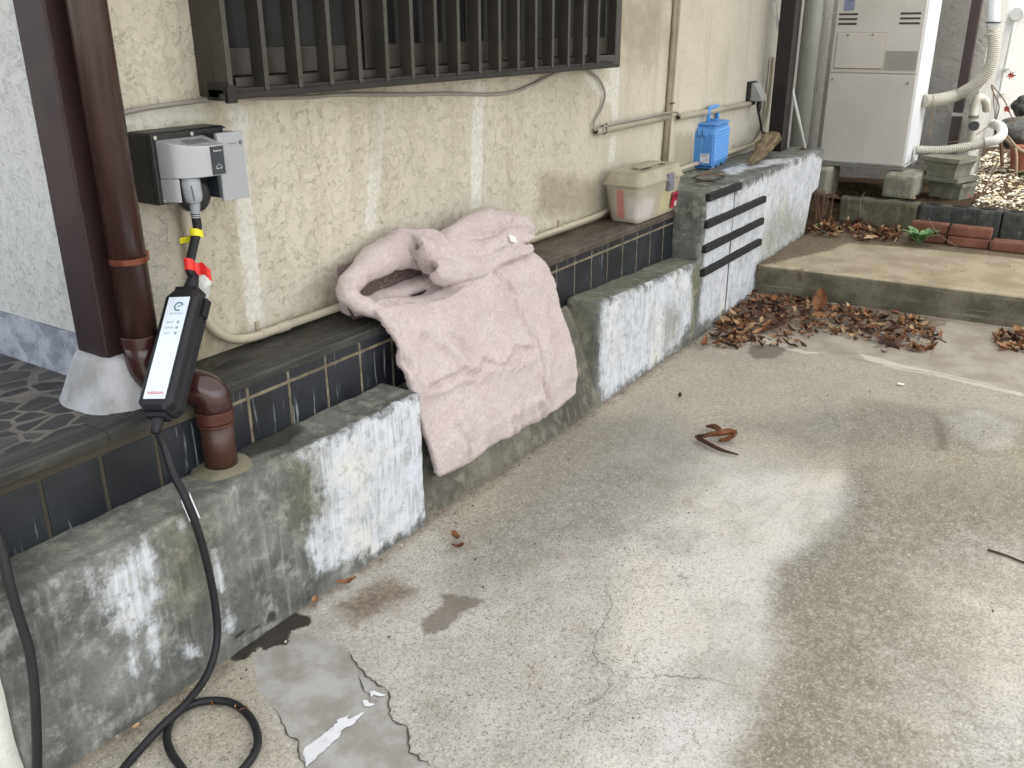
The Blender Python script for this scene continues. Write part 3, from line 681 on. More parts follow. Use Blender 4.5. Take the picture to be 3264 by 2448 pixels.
# ================================================================== BROWN POST + DOWNPIPE
M_brown = plain('brown_post_paint', '2b1b1b', .5, 0, .12, .15, 25, spec=.4)
def build_post():
    P_ = empty('brown_post', (1.23, .34, HF)); tag(P_, 'dark brown square post on a rounded concrete footing at the porch', 'post')
    b = MB(); b.box(1.168, 1.29, .285, .402, .72, 2.62); b.build('shaft', M_brown, P_, bevel=.006)
    n = N('footing_mortar'); m = n.noise(9, 6, .6); c = n.mix(n.step(m, .3, .7), '8f8f8d', 'b4b6ba'); c = n.mix(n.step(n.noise(26, 5, .7), .55, .75, 0, .5), c, '77766f')
    MM = n.fin(c, .8, n.bump(m, .5, .006))
    g = MB(); K = 40; L_ = 10; vs = []
    for j in range(L_+1):
        t = j/L_; z = HF-.005+.125*t
        hw = .142-.058*t**.9 if j < L_ else .078
        for k in range(K):
            an = 2*math.pi*k/K; cx, sx = math.cos(an), math.sin(an); q = 1/((abs(cx)**2.7+abs(sx)**2.7)**(1/2.7))
            rr = hw*q*(1+.05*mn.noise(V(cx*2, sx*2, t*2)))
            vs.append(V(1.232+cx*rr, .342+sx*rr, z+.006*mn.noise(V(cx*3, sx*3, 7))*t))
    fs = [(j*K+k, j*K+(k+1) % K, (j+1)*K+(k+1) % K, (j+1)*K+k) for j in range(L_) for k in range(K)]+[tuple(L_*K+k for k in range(K))]
    g.add(vs, fs).build('footing', MM, P_, smooth=True)
build_post()
def build_downpipe():
    n = N('brown_pipe'); nz = n.noise(1, 5, .6, vec=n.pos(60, 60, 3)); c = n.mix(n.step(nz, .35, .7), '32211d', '432e28')
    MPp = n.fin(c, n.math('ADD', n.math('MULTIPLY', nz, .2), .2), n.bump(n.noise(40, 3), .05, .002), spec=.6)
    MC2 = plain('lower_band', '55352b', .25, .3, .2); MC = plain('copper_band', '6e4130', .25, .6, .2); ME = plain('pipe_elbow', '38201e', .18, .1, .15, spec=.7)
    D = empty('downpipe', (1.32, .12, H1)); tag(D, 'glossy brown rain downpipe with copper bands beside the brown post', 'pipe')
    y = .235; rp = .041
    top = on(262, -60, 'y', y); top = np.array([top[0], y, 2.6]); a = on(452, 1095, 'y', y); X = float(a[0]); zt = float(a[2])
    top[0] = X
    b = MB(); b.cyl((X, y, 2.6), (X, y, zt), rp, seg=32); b.build('upper_pipe', MPp, D, smooth=True)
    c1 = on(392, 830, 'y', y)
    b = MB(); b.tube([(X, y, c1[2]-.007), (X, y, c1[2]-.007), (X, y, c1[2]+.007), (X, y, c1[2]+.007)], [rp, rp+.003, rp+.003, rp], 32)
    b.box(X+rp-.004, X+rp+.012, y-.006, y+.006, c1[2]-.012, c1[2]+.012)
    b.build('pipe_clamp', MC, D, smooth=False, bevel=.001)
    lo = V(1.322, .112, 0)
    path = fillet([(X, y, zt+.02), (X, y, zt-.085), (lo.x, lo.y, zt-.125), (lo.x, lo.y, .60)], .075, 10)
    b = MB(); b.tube(path, rp+.003, 32); b.build('elbow', ME, D, smooth=True)
    for p0, dz, r_ in (((X, y, zt+.012), .028, .006), ((lo.x, lo.y, .60), .03, .006), ((lo.x, lo.y, .578), .008, .0045)):
        b = MB(); b.tube([(p0[0], p0[1], p0[2]-dz/2), (p0[0], p0[1], p0[2]-dz/2), (p0[0], p0[1], p0[2]+dz/2), (p0[0], p0[1], p0[2]+dz/2)], [rp, rp+r_, rp+r_, rp], 32); b.build('collar', MC2 if p0[2] < .7 else ME, D, bevel=.0015)
    b = MB(); b.cyl((lo.x, lo.y, .60), (lo.x, lo.y, H1-.02), rp, seg=32); b.build('lower_pipe', plain('brown_pipe_low', '432b23', .35, 0, .12, .05, 30, spec=.5), D, smooth=True)
    # mortar collar where it enters the wall top
    b = MB(); K = 28; vs = []
    for j, (rr, zz) in enumerate(((.085, H1-.012), (.075, H1+.003), (.05, H1+.008), (.038, H1+.009))):
        for k in range(K):
            t = 2*math.pi*k/K; q = rr*(1+.12*mn.noise(V(math.cos(t)*2, math.sin(t)*2, 1))*(j < 2)); vs.append(V(lo.x+q*math.cos(t), lo.y+q*math.sin(t)*.9, zz))
    b.add(vs, [(j*K+k, j*K+(k+1) % K, (j+1)*K+(k+1) % K, (j+1)*K+k) for j in range(3) for k in range(K)])
    b.build('mortar_ring', plain('mortar_ring', '77735f', .9, 0, .2, .5, 40), D, smooth=True)
build_downpipe()

# ================================================================== CHARGING OUTLET ON THE WALL
M_blk = plain('black_plastic', '191a1b', .45, 0, .1, .1, 60); M_lgrey = plain('light_grey_plastic', 'a2a8ad', .45, 0, .05, .05, 30, spec=.4)
M_silver = plain('silver_plastic', 'abacb0', .32, .35, .05, .05, 30); M_screw = plain('screw_metal', 'b5b3aa', .35, .9, .1)
M_dk = plain('dark_slate_plastic', '2c3238', .4, 0, .1); M_ltext = plain('print_white', 'd0d2d4', .6); M_gtext = plain('print_grey', '5c6066', .6)
def build_outlet():
    O = empty('charging_outlet', (1.51, W, 1.17)); tag(O, 'black and silver wall charging outlet with plug inserted, beside the downpipe', 'charging outlet')
    y0 = .289
    b = MB(); x0, x1, z0, z1 = 1.372, 1.604, 1.090, 1.262
    b.box(x0, x1, y0, W+.004, z0, z1); b.build('backing_box', M_blk, O, bevel=.008)
    b = MB(); b.box(x0+.003, x1-.003, y0-.004, y0+.004, z0+.003, z1-.003); b.build('gasket_frame', plain('black_frame', '121314', .35), O, bevel=.003)
    X = np.array([1., 0, 0]); 
    for (sx, sz) in ((x0+.014, z1-.011), (1.492, z1-.011), (x1-.012, z1-.011), (x0+.018, z0+.011), (x1-.012, z0+.011)):
        s = MB(); s.cyl((sx, y0-.009, sz), (sx, y0, sz), .005, seg=14); s.build('screw', M_screw, O, bevel=.001)
    # hooded socket housing: D-shaped plan
    plan = [(1.405, y0-.004)]
    for t in np.linspace(0, 1, 12): a = t*math.pi/2; plan.append((1.405+.062*math.sin(a)*1.0, y0-.006-.083*(1-math.cos(a))**.75))
    plan = [(1.386, y0-.004), (1.391, y0-.018), (1.401, y0-.036), (1.415, y0-.053), (1.433, y0-.067), (1.453, y0-.076), (1.475, y0-.081), (1.522, y0-.083), (1.528, y0-.078), (1.528, y0-.004)]
    h = MB(); zt, zb = 1.246, 1.155
    kp = len(plan); h.add([V(x, y, zb) for x, y in plan]+[V(x, y, zt-.22*(y0-y)) for x, y in plan], [tuple(range(kp))[::-1], tuple(range(kp, 2*kp))]+[(i, (i+1) % kp, kp+(i+1) % kp, kp+i) for i in range(kp)]); h.build('socket_hood', M_silver, O, bevel=.0025, ang=50)
    # leg of the hood on the left, going lower
    lg = MB(); lg.prism([(x, y, 1.098) for x, y in [(1.386, y0-.004), (1.391, y0-.018), (1.401, y0-.036), (1.409, y0-.045), (1.413, y0-.041), (1.409, y0-.004)]], (0, 0, zb-1.098-.0005)); lg.build('hood_side', M_silver, O, bevel=.0015)
    d = MB(); d.box(1.482, 1.519, y0-.0845, y0-.080, zb+.003, zt-.021); dk = d.build('label_strip', M_dk, O)
    Mx = lambda x, z, y=y0-.0852: frame((x, y, z), (1, 0, 0), (0, 0, 1), (0, -1, 0))
    text_part('lettering', 'Panasonic', M_ltext, dk, Mx(1.5005, zt-.031), .0062, bold=.0001)
    text_part('lettering', 'EV・PHEV', M_gtext, dk, Mx(1.5005, zb+.010), .0048)
    ic = MB(); m = Mx(1.5005, zb+.021); pts = [(-.009, -.003), (.009, -.003), (.009, .001), (.005, .002), (.003, .006), (-.003, .006), (-.005, .002), (-.009, .001)]
    for i in range(len(pts)): p, q = V(*pts[i], 0), V(*pts[(i+1) % len(pts)], 0); nrm = (q-p).normalized().cross(V(0, 0, 1))*.0005; ic.add([m@(p-nrm), m@(p+nrm), m@(q+nrm), m@(q-nrm)], [(0, 1, 2, 3)])
    ring_disc(ic, m@Matrix.Translation((-.005, -.004, 0)), 0, .0018); ring_disc(ic, m@Matrix.Translation((.005, -.004, 0)), 0, .0018); ic.build('car_icon', M_ltext, dk)
    wd = MB(); wd.prism([(1.44, y0-.028, zt-.22*.028), (1.505, y0-.028, zt-.22*.028), (1.505, y0-.058, zt-.22*.058), (1.44, y0-.058, zt-.22*.058)], (0, 0, .0012)); wd.build('top_window', plain('smoked_window', '6d6d6e', .2), O, bevel=.001)
    # round flap lid
    f = MB(); K = 26; c0 = V(1.468, y0-.022, 1.105)
    f.tube([c0+V(0, .016, 0), c0+V(0, .016, 0), c0+V(-.002, -.006, 0), c0+V(-.003, -.012, 0)], [.0, .043, .041, .030], 32)
    f.build('socket_lid', M_blk, O, smooth=True)
    # grey front cover, stands proud to the right
    c = MB(); c.box(1.533, 1.616, .240, .252, 1.082, 1.250); cv = c.build('front_cover', plain('cover_grey', 'a0a2a6', .4, .15, .04, .03), O, bevel=.002)
    c = MB(); c.box(1.536, 1.612, .2525, y0-.004, 1.098, 1.248); c.build('inner_body', M_dk, O)
    c = MB(); c.box(1.526, 1.5325, .246, y0-.004, 1.092, 1.236); c.build('dark_edge', M_dk, O, bevel=.001)
    mm = lambda x, z: frame((x, .2396, z), (1, 0, 0), (0, 0, 1), (0, -1, 0))
    text_part('lettering', 'Panasonic', M_gtext, cv, mm(1.578, 1.222), .0062, bold=.0001)
    l = MB(); ring_disc(l, mm(1.604, 1.222), 0, .0058); l.build('round_lock', plain('lock_grey', '6b7076', .3, .5), cv)
build_outlet()

# ================================================================== CHARGING CABLE (plug, cable, control box, tags move together)
M_cable = plain('cable_rubber', '17181b', .55, 0, .12, .1, 40, spec=.4)
def build_charger():
    C = empty('charging_cable', tuple(on(550, 1130, 'y', .12))); tag(C, 'black charging cable with white-fronted control box, hanging from the wall outlet', 'charging cable')
    # plug
    p0 = V(*on(599, 548, 'y', .250)); p1 = V(*on(621, 650, 'y', .252)); p2 = V(*on(624, 690, 'y', .252)); d = (p1-p0)
    b = MB(); prof = [(0, .021), (.22, .021), (.25, .0235), (.30, .024), (.75, .0225), (.9, .019), (.97, .013)]
    b.tube([p0+d*t for t, _ in prof], [r for _, r in prof], 32); pl = b.build('plug', M_lgrey, C, smooth=True)
    d2 = p2-p1; b = MB(); pts = []; rr = []
    for k in range(8):
        for s_, r_ in ((0, .0135), (.55, .0135), (.56, .011), (.99, .011)): pts.append(p1-d*.04+(d2*1.25)*((k+s_)/8)); rr.append(r_-k*.0003)
    b.tube(pts, rr, 20); b.build('strain_relief', M_lgrey, pl)
    v = -V(*FW); sidev = d.normalized().cross(v).normalized(); fr = sidev.cross(d.normalized()).normalized()
    if fr.dot(v) < 0: fr = -fr
    sl_ = MB(); dn = d.normalized(); o_ = p0+d*.55+fr*.0242+V(*RT)*.009
    sl_.add([o_+V(*RT)*a+dn*c for a, c in ((-.0016, -.016), (.0016, -.016), (.0016, .022), (-.0016, .022))], [(0, 1, 2, 3)]); sl_.build('slot', plain('slot_grey', '5c646a', .6), pl)
    # control box frame
    T = V(*on(604, 938, 'y', .185)); B = V(*on(508, 1322, 'y', .085)); L = (T-B); H_ = L.length; ez = L.normalized()
    n1 = V(-.93, -.37, 0); n1 = (n1-ez*n1.dot(ez)).normalized(); ex = ez.cross(n1)*-1     # ex: towards image right when facing n1
    if ex.dot(V(*RT)) < 0: ex = -ex
    Mb = frame((T+B)/2, ex, ez, n1)
    w2, d2_, h2 = .045, .033, H_/2
    def rr_poly(w_, h_, c, z): return [V(x, y, z) for x, y in ((-w_+c, -h_), (w_-c, -h_), (w_, -h_+c), (w_, h_-c), (w_-c, h_), (-w_+c, h_), (-w_, h_-c), (-w_, -h_+c))]
    b = MB(); rings = [rr_poly(w2-.006, h2-.008, .014, -d2_), rr_poly(w2, h2, .014, -d2_+.006), rr_poly(w2, h2, .016, -.004), rr_poly(w2-.004, h2-.004, .016, -.002), rr_poly(w2-.004, h2-.004, .016, .004), rr_poly(w2, h2, .016, .006), rr_poly(w2-.001, h2-.001, .018, d2_-.008), rr_poly(w2-.009, h2-.012, .014, d2_)]
    vs = [Mb@p for r_ in rings for p in r_]; fs = [tuple(range(8))[::-1], tuple(56+k for k in range(8))]+[(i*8+k, i*8+(k+1) % 8, (i+1)*8+(k+1) % 8, (i+1)*8+k) for i in range(7) for k in range(8)]
    M_cb = plain('control_box_plastic', '15171c', .5, 0, .08, .35, 120, spec=.4)
    bx = b.add(vs, fs).build('control_box', M_cb, C, bevel=.002, ang=25)
    b = MB(); b.box(-.030, .030, h2-.002, h2+.012, -.024, .020, M=Mb); b.build('end_plate', M_cb, bx, bevel=.002); b = MB(); b.box(-.024, .024, -h2-.011, -h2+.002, -.02, .018, M=Mb); b.build('end_plate', M_cb, bx, bevel=.002); b = MB(); b.box(w2-.002, w2+.006, h2-.06, h2-.012, -.022, .0, M=Mb)
    b.build('side_lug', M_cb, bx, bevel=.002)
    b = MB(); ax = lambda t: Mb@V(0, t, 0)
    b.tube([ax(h2+.01), ax(h2+.012), ax(h2+.05), ax(h2+.06)], [.019, .019, .012, .010], 20); b.build('cable_boot', M_cb, bx, bevel=.002); b = MB(); b.tube([ax(-h2-.009), ax(-h2-.012), ax(-h2-.045), ax(-h2-.046)], [.014, .014, .010, .009], 20)
    b.build('cable_boot', M_cb, bx, smooth=False, bevel=.002)
    lb = MB(); lb.prism([(x, y, d2_-.0005) for x, y in ((-.027, -h2+.026), (.027, -h2+.026), (.028, -h2+.027), (.028, h2-.027), (.027, h2-.026), (-.027, h2-.026), (-.028, h2-.027), (-.028, -h2+.027))], (0, 0, .0015), M=Mb)
    n = N('label_white'); ML = n.fin('dfe9f4', .35, spec=.5); lab = lb.build('label_panel', ML, bx)
    zz = d2_+.0013; Lm = lambda x, y, s_=0: Mb@Matrix.Translation((x, y, zz+s_))
    MTl = plain('teal_print', '4f7f8c', .5, 0, .05); MRd = plain('red_print', 'c8414f', .5, 0, .05); MG_ = plain('grey_print', '93a3ac', .5, 0, .05)
    e = MB(); m = Lm(.004, h2-.052); ring_disc(e, m, .0085, .0125, math.radians(20), math.radians(300)); 
    e.add([m@V(*p, 0) for p in ((-.004, -.003), (.0105, .003), (.0125, .006), (-.003, .0005))], [(0, 1, 2, 3)]); e.build('emblem', MTl, lab)
    text_part('lettering', 'ZERO EMISSION', MTl, lab, Lm(.002, h2-.071), .0052)
    for k, s_ in enumerate(('READY', 'CHARGE', 'FAULT')):
        yy = h2-.094-.0145*k; text_part('lettering', s_, MG_, lab, Lm(-.008, yy), .0062, bold=.0002); q = MB(); ring_disc(q, Lm(.013, yy), 0, .0038); ring_disc(q, Lm(.013, yy, .0002), .0028, .0036, mi=1); q.build('indicator', [MG_, plain('grey_print_dark', '6f8088', .5)], lab)
    text_part('lettering', 'NISSAN', MRd, lab, Lm(0, -h2+.040), .0098, wide=1.25, bold=.0002)
    # cables
    pts = [p2-d.normalized()*.01, p2+V(0, 0, -.03), V(*on(620, 770, 'y', .237)), V(*on(604, 850, 'y', .205)), ax(h2+.05)]
    b = MB(); b.tube(crv(pts, 8), .0112, 18); b.build('cable_lead', M_cable, C, smooth=True); b = MB()
    q = [ax(-h2-.035), V(*on(522, 1420, 'y', .068)), V(*on(552, 1510, 'y', .035)), V(*on(592, 1590, 'y', -.004)), V(*on(640, 1720, 'y', -.022)), V(*on(676, 1870, 'y', -.03)), V(*on(692, 1990, 'y', -.036)), V(*on(686, 2075, 'y', -.045))]
    q += [V(*on(655, 2160, 'y', -.053)), V(*on(590, 2245, 'z', .034)), V(*on(520, 2310, 'z', .026)), V(*on(450, 2385, 'z', .012)), V(*on(395, 2450, 'z', .010)), V(*on(300, 2600, 'z', .010)), V(*on(330, 2850, 'z', .010)), V(*on(500, 2850, 'z', .01)), V(*on(640, 2600, 'z', .01)), V(*on(592, 2470, 'z', .01)), V(*on(546, 2400, 'z', .010)), V(*on(532, 2345, 'z', .010)), V(*on(548, 2290, 'z', .011)), V(*on(600, 2250, 'z', .010)),
          V(*on(670, 2233, 'z', .010)), V(*on(745, 2243, 'z', .010)), V(*on(800, 2290, 'z', .010)), V(*on(822, 2355, 'z', .010)), V(*on(806, 2410, 'z', .010)), V(*on(760, 2470, 'z', .010)), V(*on(700, 2560, 'z', .01))]
    b.tube(crv(q, 8), .0092, 18); b.build('cable', M_cable, C, smooth=True)
    # yellow tag
    MY = plain('yellow_tag', 'e3dc2a', .4, 0, .05, spec=.5); b = MB(); c0 = V(*on(622, 742, 'y', .243)); rx = V(*RT); upv = V(0, 0, 1)
    K = 18
    for k in range(K):
        pass
    b.grid(lambda u, t: c0+rx*(.0125*math.cos(math.pi*(1.15-1.5*u)))+(-V(*FW)*.0125*math.sin(math.pi*(1.15-1.5*u)))+rx*(.010 if u > .6 else 0)*(u-.6)*2.5+upv*(-.009+.018*t-(.012*max(0, u-.6))), 18, 2)
    o = b.build('yellow_tag', MY, C)
    t0 = V(*on(594, 764, 'y', .262)); b = MB(); ex_ = (V(*on(614, 757, 'y', .262))-V(*on(567, 768, 'y', .262))).normalized(); ez_ = V(0, .1, 1).normalized()
    b.add([t0+ex_*a+ez_*c+V(0, 0, 0) for a, c in ((-.021, -.0085), (.021, -.0085), (.021, .0085), (-.021, .0085))], [(0, 1, 2, 3)], 1)
    b.add([t0+ex_*a+ez_*c-V(0, .0005, 0) for a, c in ((-.0195, -.0070), (.020, -.0070), (.020, .0070), (-.0195, .0070))], [(0, 1, 2, 3)], 0)
    for k, (w_, z_) in enumerate(((.03, .0035), (.026, 0), (.032, -.0035))): b.add([t0+ex_*a+ez_*(z_+c)-V(0, .0009, 0) for a, c in ((-.017, -.0004), (-.017+w_, -.0004), (-.017+w_, .0004), (-.017, .0004))], [(0, 1, 2, 3)], 1)
    b.build('warning_tag', [MY, M_dk], C)
    # red tape flag and clear tape
    MRt = plain('red_tape', 'e0332f', .3, 0, .1, spec=.6); b = MB(); c1 = V(*on(604, 848, 'y', .203))
    def tape(u, t):
        if u < .35: an = math.pi*(1.1-1.3*u/.35); pbase = rx*(.0125*math.cos(an))-V(*FW)*.0125*math.sin(an)
        else: pbase = rx*(.0105+(u-.35)*.062)+V(*FW)*.004*math.sin((u-.35)*9)
        return c1+pbase+upv*(-.015+.03*t-.030*max(0, u-.35)+.004*math.sin(u*11))
    b.grid(tape, 30, 3); b.build('red_tape', MRt, C)
    n = N('clear_tape'); MCl = n.fin('c9ced2', .18, n.bump(n.noise(60, 3), .4, .004), spec=.8, Transmission_Weight=.35, Alpha=.8); b = MB()
    tp = [on(662, 870, 'y', .205), on(674, 905, 'y', .2), on(668, 940, 'y', .2), on(646, 965, 'y', .2), on(634, 925, 'y', .2), on(636, 885, 'y', .205)]
    ctr = sum((V(*p) for p in tp), V(0, 0, 0))/6+V(-.01, -.008, 0); b.add([V(*p) for p in tp]+[ctr], [(i, (i+1) % 6, 6) for i in range(6)]); b.build('clear_tape', MCl, C)
    # white paper tag wrapped on lower cable
    MW = plain('paper_tag', 'd9dcdf', .6); c2 = V(*on(605, 1615, 'y', -.012)); b = MB(); dd = (V(*on(622, 1660, 'y', -.022))-V(*on(590, 1585, 'y', -.004))).normalized(); sx = dd.cross(-V(*FW)).normalized()
    for sg in (-1, 1):
        b.add([c2+sx*sg*(.0098+.0035*k)+dd*c-V(*FW)*.002 for k, c in ((0, -.025), (1, -.025+.01*sg), (1, .035), (0, .032))], [(0, 1, 2, 3)])
    b.build('paper_tag', MW, C)
build_charger()
def build_cable2():
    b = MB(); pts = [V(*on(x, y, 'y', yy)) for x, y, yy in ((-60, 1600, .0), (0, 1735, -.03), (32, 1867, -.05), (66, 1980, -.06), (97, 2090, -.07), (113, 2242, -.08), (118, 2448, -.085), (110, 2650, -.09))]
    b.tube(crv(pts, 8), .0095, 18)
    o = b.build('loose_cable', M_cable, None, origin=tuple(pts[4]), smooth=True); tag(o, 'black cable hanging down at the left edge in front of the low wall', 'cable')
build_cable2()

# ================================================================== WALL CONDUITS AND CABLES
M_pvc = plain('cream_conduit', 'b3ab97', .45, 0, .08, .05, 30, dirt='8d846c'); M_pvc2 = plain('dirty_conduit', 'a39c8a', .6, 0, .12, .1, 30, dirt='6e6450')
def clip_(parent, p, r, ax='x'):
    b = MB(); x, y, z = p
    b.tube([(x-.008, y, z), (x-.008, y, z), (x+.008, y, z), (x+.008, y, z)], [r, r+.0025, r+.0025, r], 20); b.box(x-.007, x+.007, W-.008, W+.002, z, z+.035); b.cyl((x, W-.012, z+.026), (x, W-.006, z+.026), .005, seg=12)
    b.build('clip', M_pvc, parent, bevel=.0008)
def build_conduits():
    yc = .348; r = .0125
    A_ = empty('lower_conduit', (2.5, yc, .66)); tag(A_, 'cream plastic conduit curving down from the charger and running along the ledge', 'conduit')
    pts = [(1.492, yc, 1.09), (1.492, yc, .92), (1.500, yc, .80), (1.530, yc, .725), (1.590, yc, .678), (1.66, yc, .662), (1.76, yc, .661)]
    cp = crv(pts, 10); b = MB(); rr = []
    for i in range(len(cp)): rr.append(r+.0012*(i % 2))
    b.tube(cp, rr, 18); b.build('flexible_bend', M_pvc, A_, smooth=True)
    b = MB(); b.tube([(1.755, yc, .661), (1.755, yc, .661), (1.80, yc, .661), (1.80, yc, .661)], [r, r+.003, r+.003, r], 18); b.build('coupling', M_pvc, A_, bevel=.001)
    b = MB(); b.tube([(1.76, yc, .661), (2.6, yc, .663), (3.70, yc, .668), (3.78, yc, .672)]+fillet([(3.84, yc, .678), (4.05, yc, .70), (4.16, yc, .765), (4.4, yc, .762)], .08), r, 18)
    b.tube(crv([(4.4, yc, .762), (5.2, yc, .776), (5.72, yc, .778), (5.86, yc, .80), (5.97, yc, .87), (6.02, yc, 1.0), (6.03, yc, 1.3)], 8), r, 18)
    b.build('pipe_run', M_pvc, A_, smooth=True)
    for x, z in ((1.70, .662), (3.42, .667), (5.50, .777)): clip_(A_, (x, yc, z), r)
    B_ = empty('upper_conduit', (4.2, yc, 1.05)); tag(B_, 'two lengths of dirty grey conduit along the wall right of the window', 'conduit')
    for x0, x1, z0, z1, rad in ((3.70, 4.47, 1.052, 1.056, .0165), (4.60, 5.665, 1.043, 1.038, .0165)):
        b = MB(); b.tube([(x0, yc, z0), (x0+.001, yc, z0), (x1, yc, z1), (x1, yc, z1)], [rad*.8, rad, rad, rad*.8], 20); b.build('pipe_length', M_pvc2, B_, smooth=True)
        b = MB(); b.cyl((x0-.0015, yc, z0), (x0-.0005, yc, z0), .011, seg=16); b.build('open_end', plain('hole_dark', '1c1915', .9), B_)
    b = MB(); tx = 3.77; b.tube([(tx+.019*math.cos(a)*.0, yc+.019*math.cos(a), 1.053+.019*math.sin(a)) for a in np.linspace(0, 2*math.pi, 20)], .0022, 8); b.cyl((tx, yc-.012, 1.072), (tx+.004, yc-.016, 1.082), .004, seg=8); b.build('cable_tie', M_blk, B_)
    # vertical conduit pair
    C_ = empty('vertical_conduit', (4.5, .35, 1.0)); tag(C_, 'pair of thin grey pipes running vertically up the wall behind the toolbox', 'conduit')
    M3 = plain('grey_brown_pipe', '8d8470', .45, 0, .2, dirt='5e5340')
    for dx, rad in ((-.016, .0115), (.014, .0125)):
        b = MB(); b.tube([(4.475+dx, .356, .70), (4.497+dx, .356, 1.12), (4.522+dx*1.3, .356, 1.7), (4.56+dx*1.3, .356, 2.6)], rad, 16); b.build('pipe_length', M3, C_, smooth=True)
    b = MB(); b.box(4.475, 4.525, .338, .346, 1.117, 1.123); b.build('cable_tie', M_blk, C_)
    # thin grey cable under the window
    M4 = plain('thin_grey_cable', '8c8780', .5, 0, .1); D_ = empty('grey_cable', (3, .36, 1.3)); tag(D_, 'thin grey cable sagging under the window and looping down to the conduit', 'cable')
    Q = lambda *a: [V(*on(x, y, 'y', yy)) for x, y, yy in a]
    b = MB(); b.tube(crv(Q((380, 362, .36), (480, 342, .36), (600, 326, .355), (690, 316, .35), (780, 312, .352), (880, 312, .356), (1000, 308, .356), (1100, 301, .356), (1300, 301, .358), (1430, 298, .36), (1560, 301, .36), (1640, 292, .36), (1700, 268, .36), (1745, 245, .35), (1790, 226, .33)), 6), .0062, 12)
    b.tube(crv(Q((1850, 215, .33), (1880, 228, .352), (1912, 256, .356), (1928, 300, .356), (1918, 345, .356), (1896, 385, .356), (1895, 410, .35), (1908, 421, .345), (1925, 420, .33))+[V(3.78, .335, 1.072), V(4.2, .335, 1.075), V(4.5, .33, 1.078), V(4.6, .345, 1.05)], 6), .0055, 12)
    b.build('cable', M4, D_, smooth=True)
    # outlet box with plug
    E_ = empty('outdoor_socket', (5.7, W, 1.1)); tag(E_, 'small grey outdoor socket box with a black plug lead, left of the black post', 'socket')
    x0, x1, z0, z1 = 5.66, 5.76, 1.035, 1.16
    b = MB(); b.box(x0-.008, x1+.01, .345, W+.002, z0-.008, z1+.008); b.build('back_plate', M_blk, E_, bevel=.003)
    b = MB(); b.prism([(x0, .345, z0+.02), (x0, .345, z1), (x0, .325, z1+.002), (x0, .275, z0+.045), (x0, .272, z0+.02)], (x1-x0, 0, 0)); b.build('cover', plain('grey_cover', '8b8c8a', .5), E_, bevel=.004)
    b = MB(); b.tube([(5.72, .305, z0+.03), (5.72, .305, z0-.015), (5.72, .305, z0-.05)], [.018, .016, .008], 14); b.tube(crv([(5.72, .305, z0-.045), (5.73, .30, .96), (5.78, .30, .90), (5.86, .32, .86), (5.95, .33, .84)], 6), .007, 12); b.build('plug_lead', M_blk, E_, smooth=True)
build_conduits()
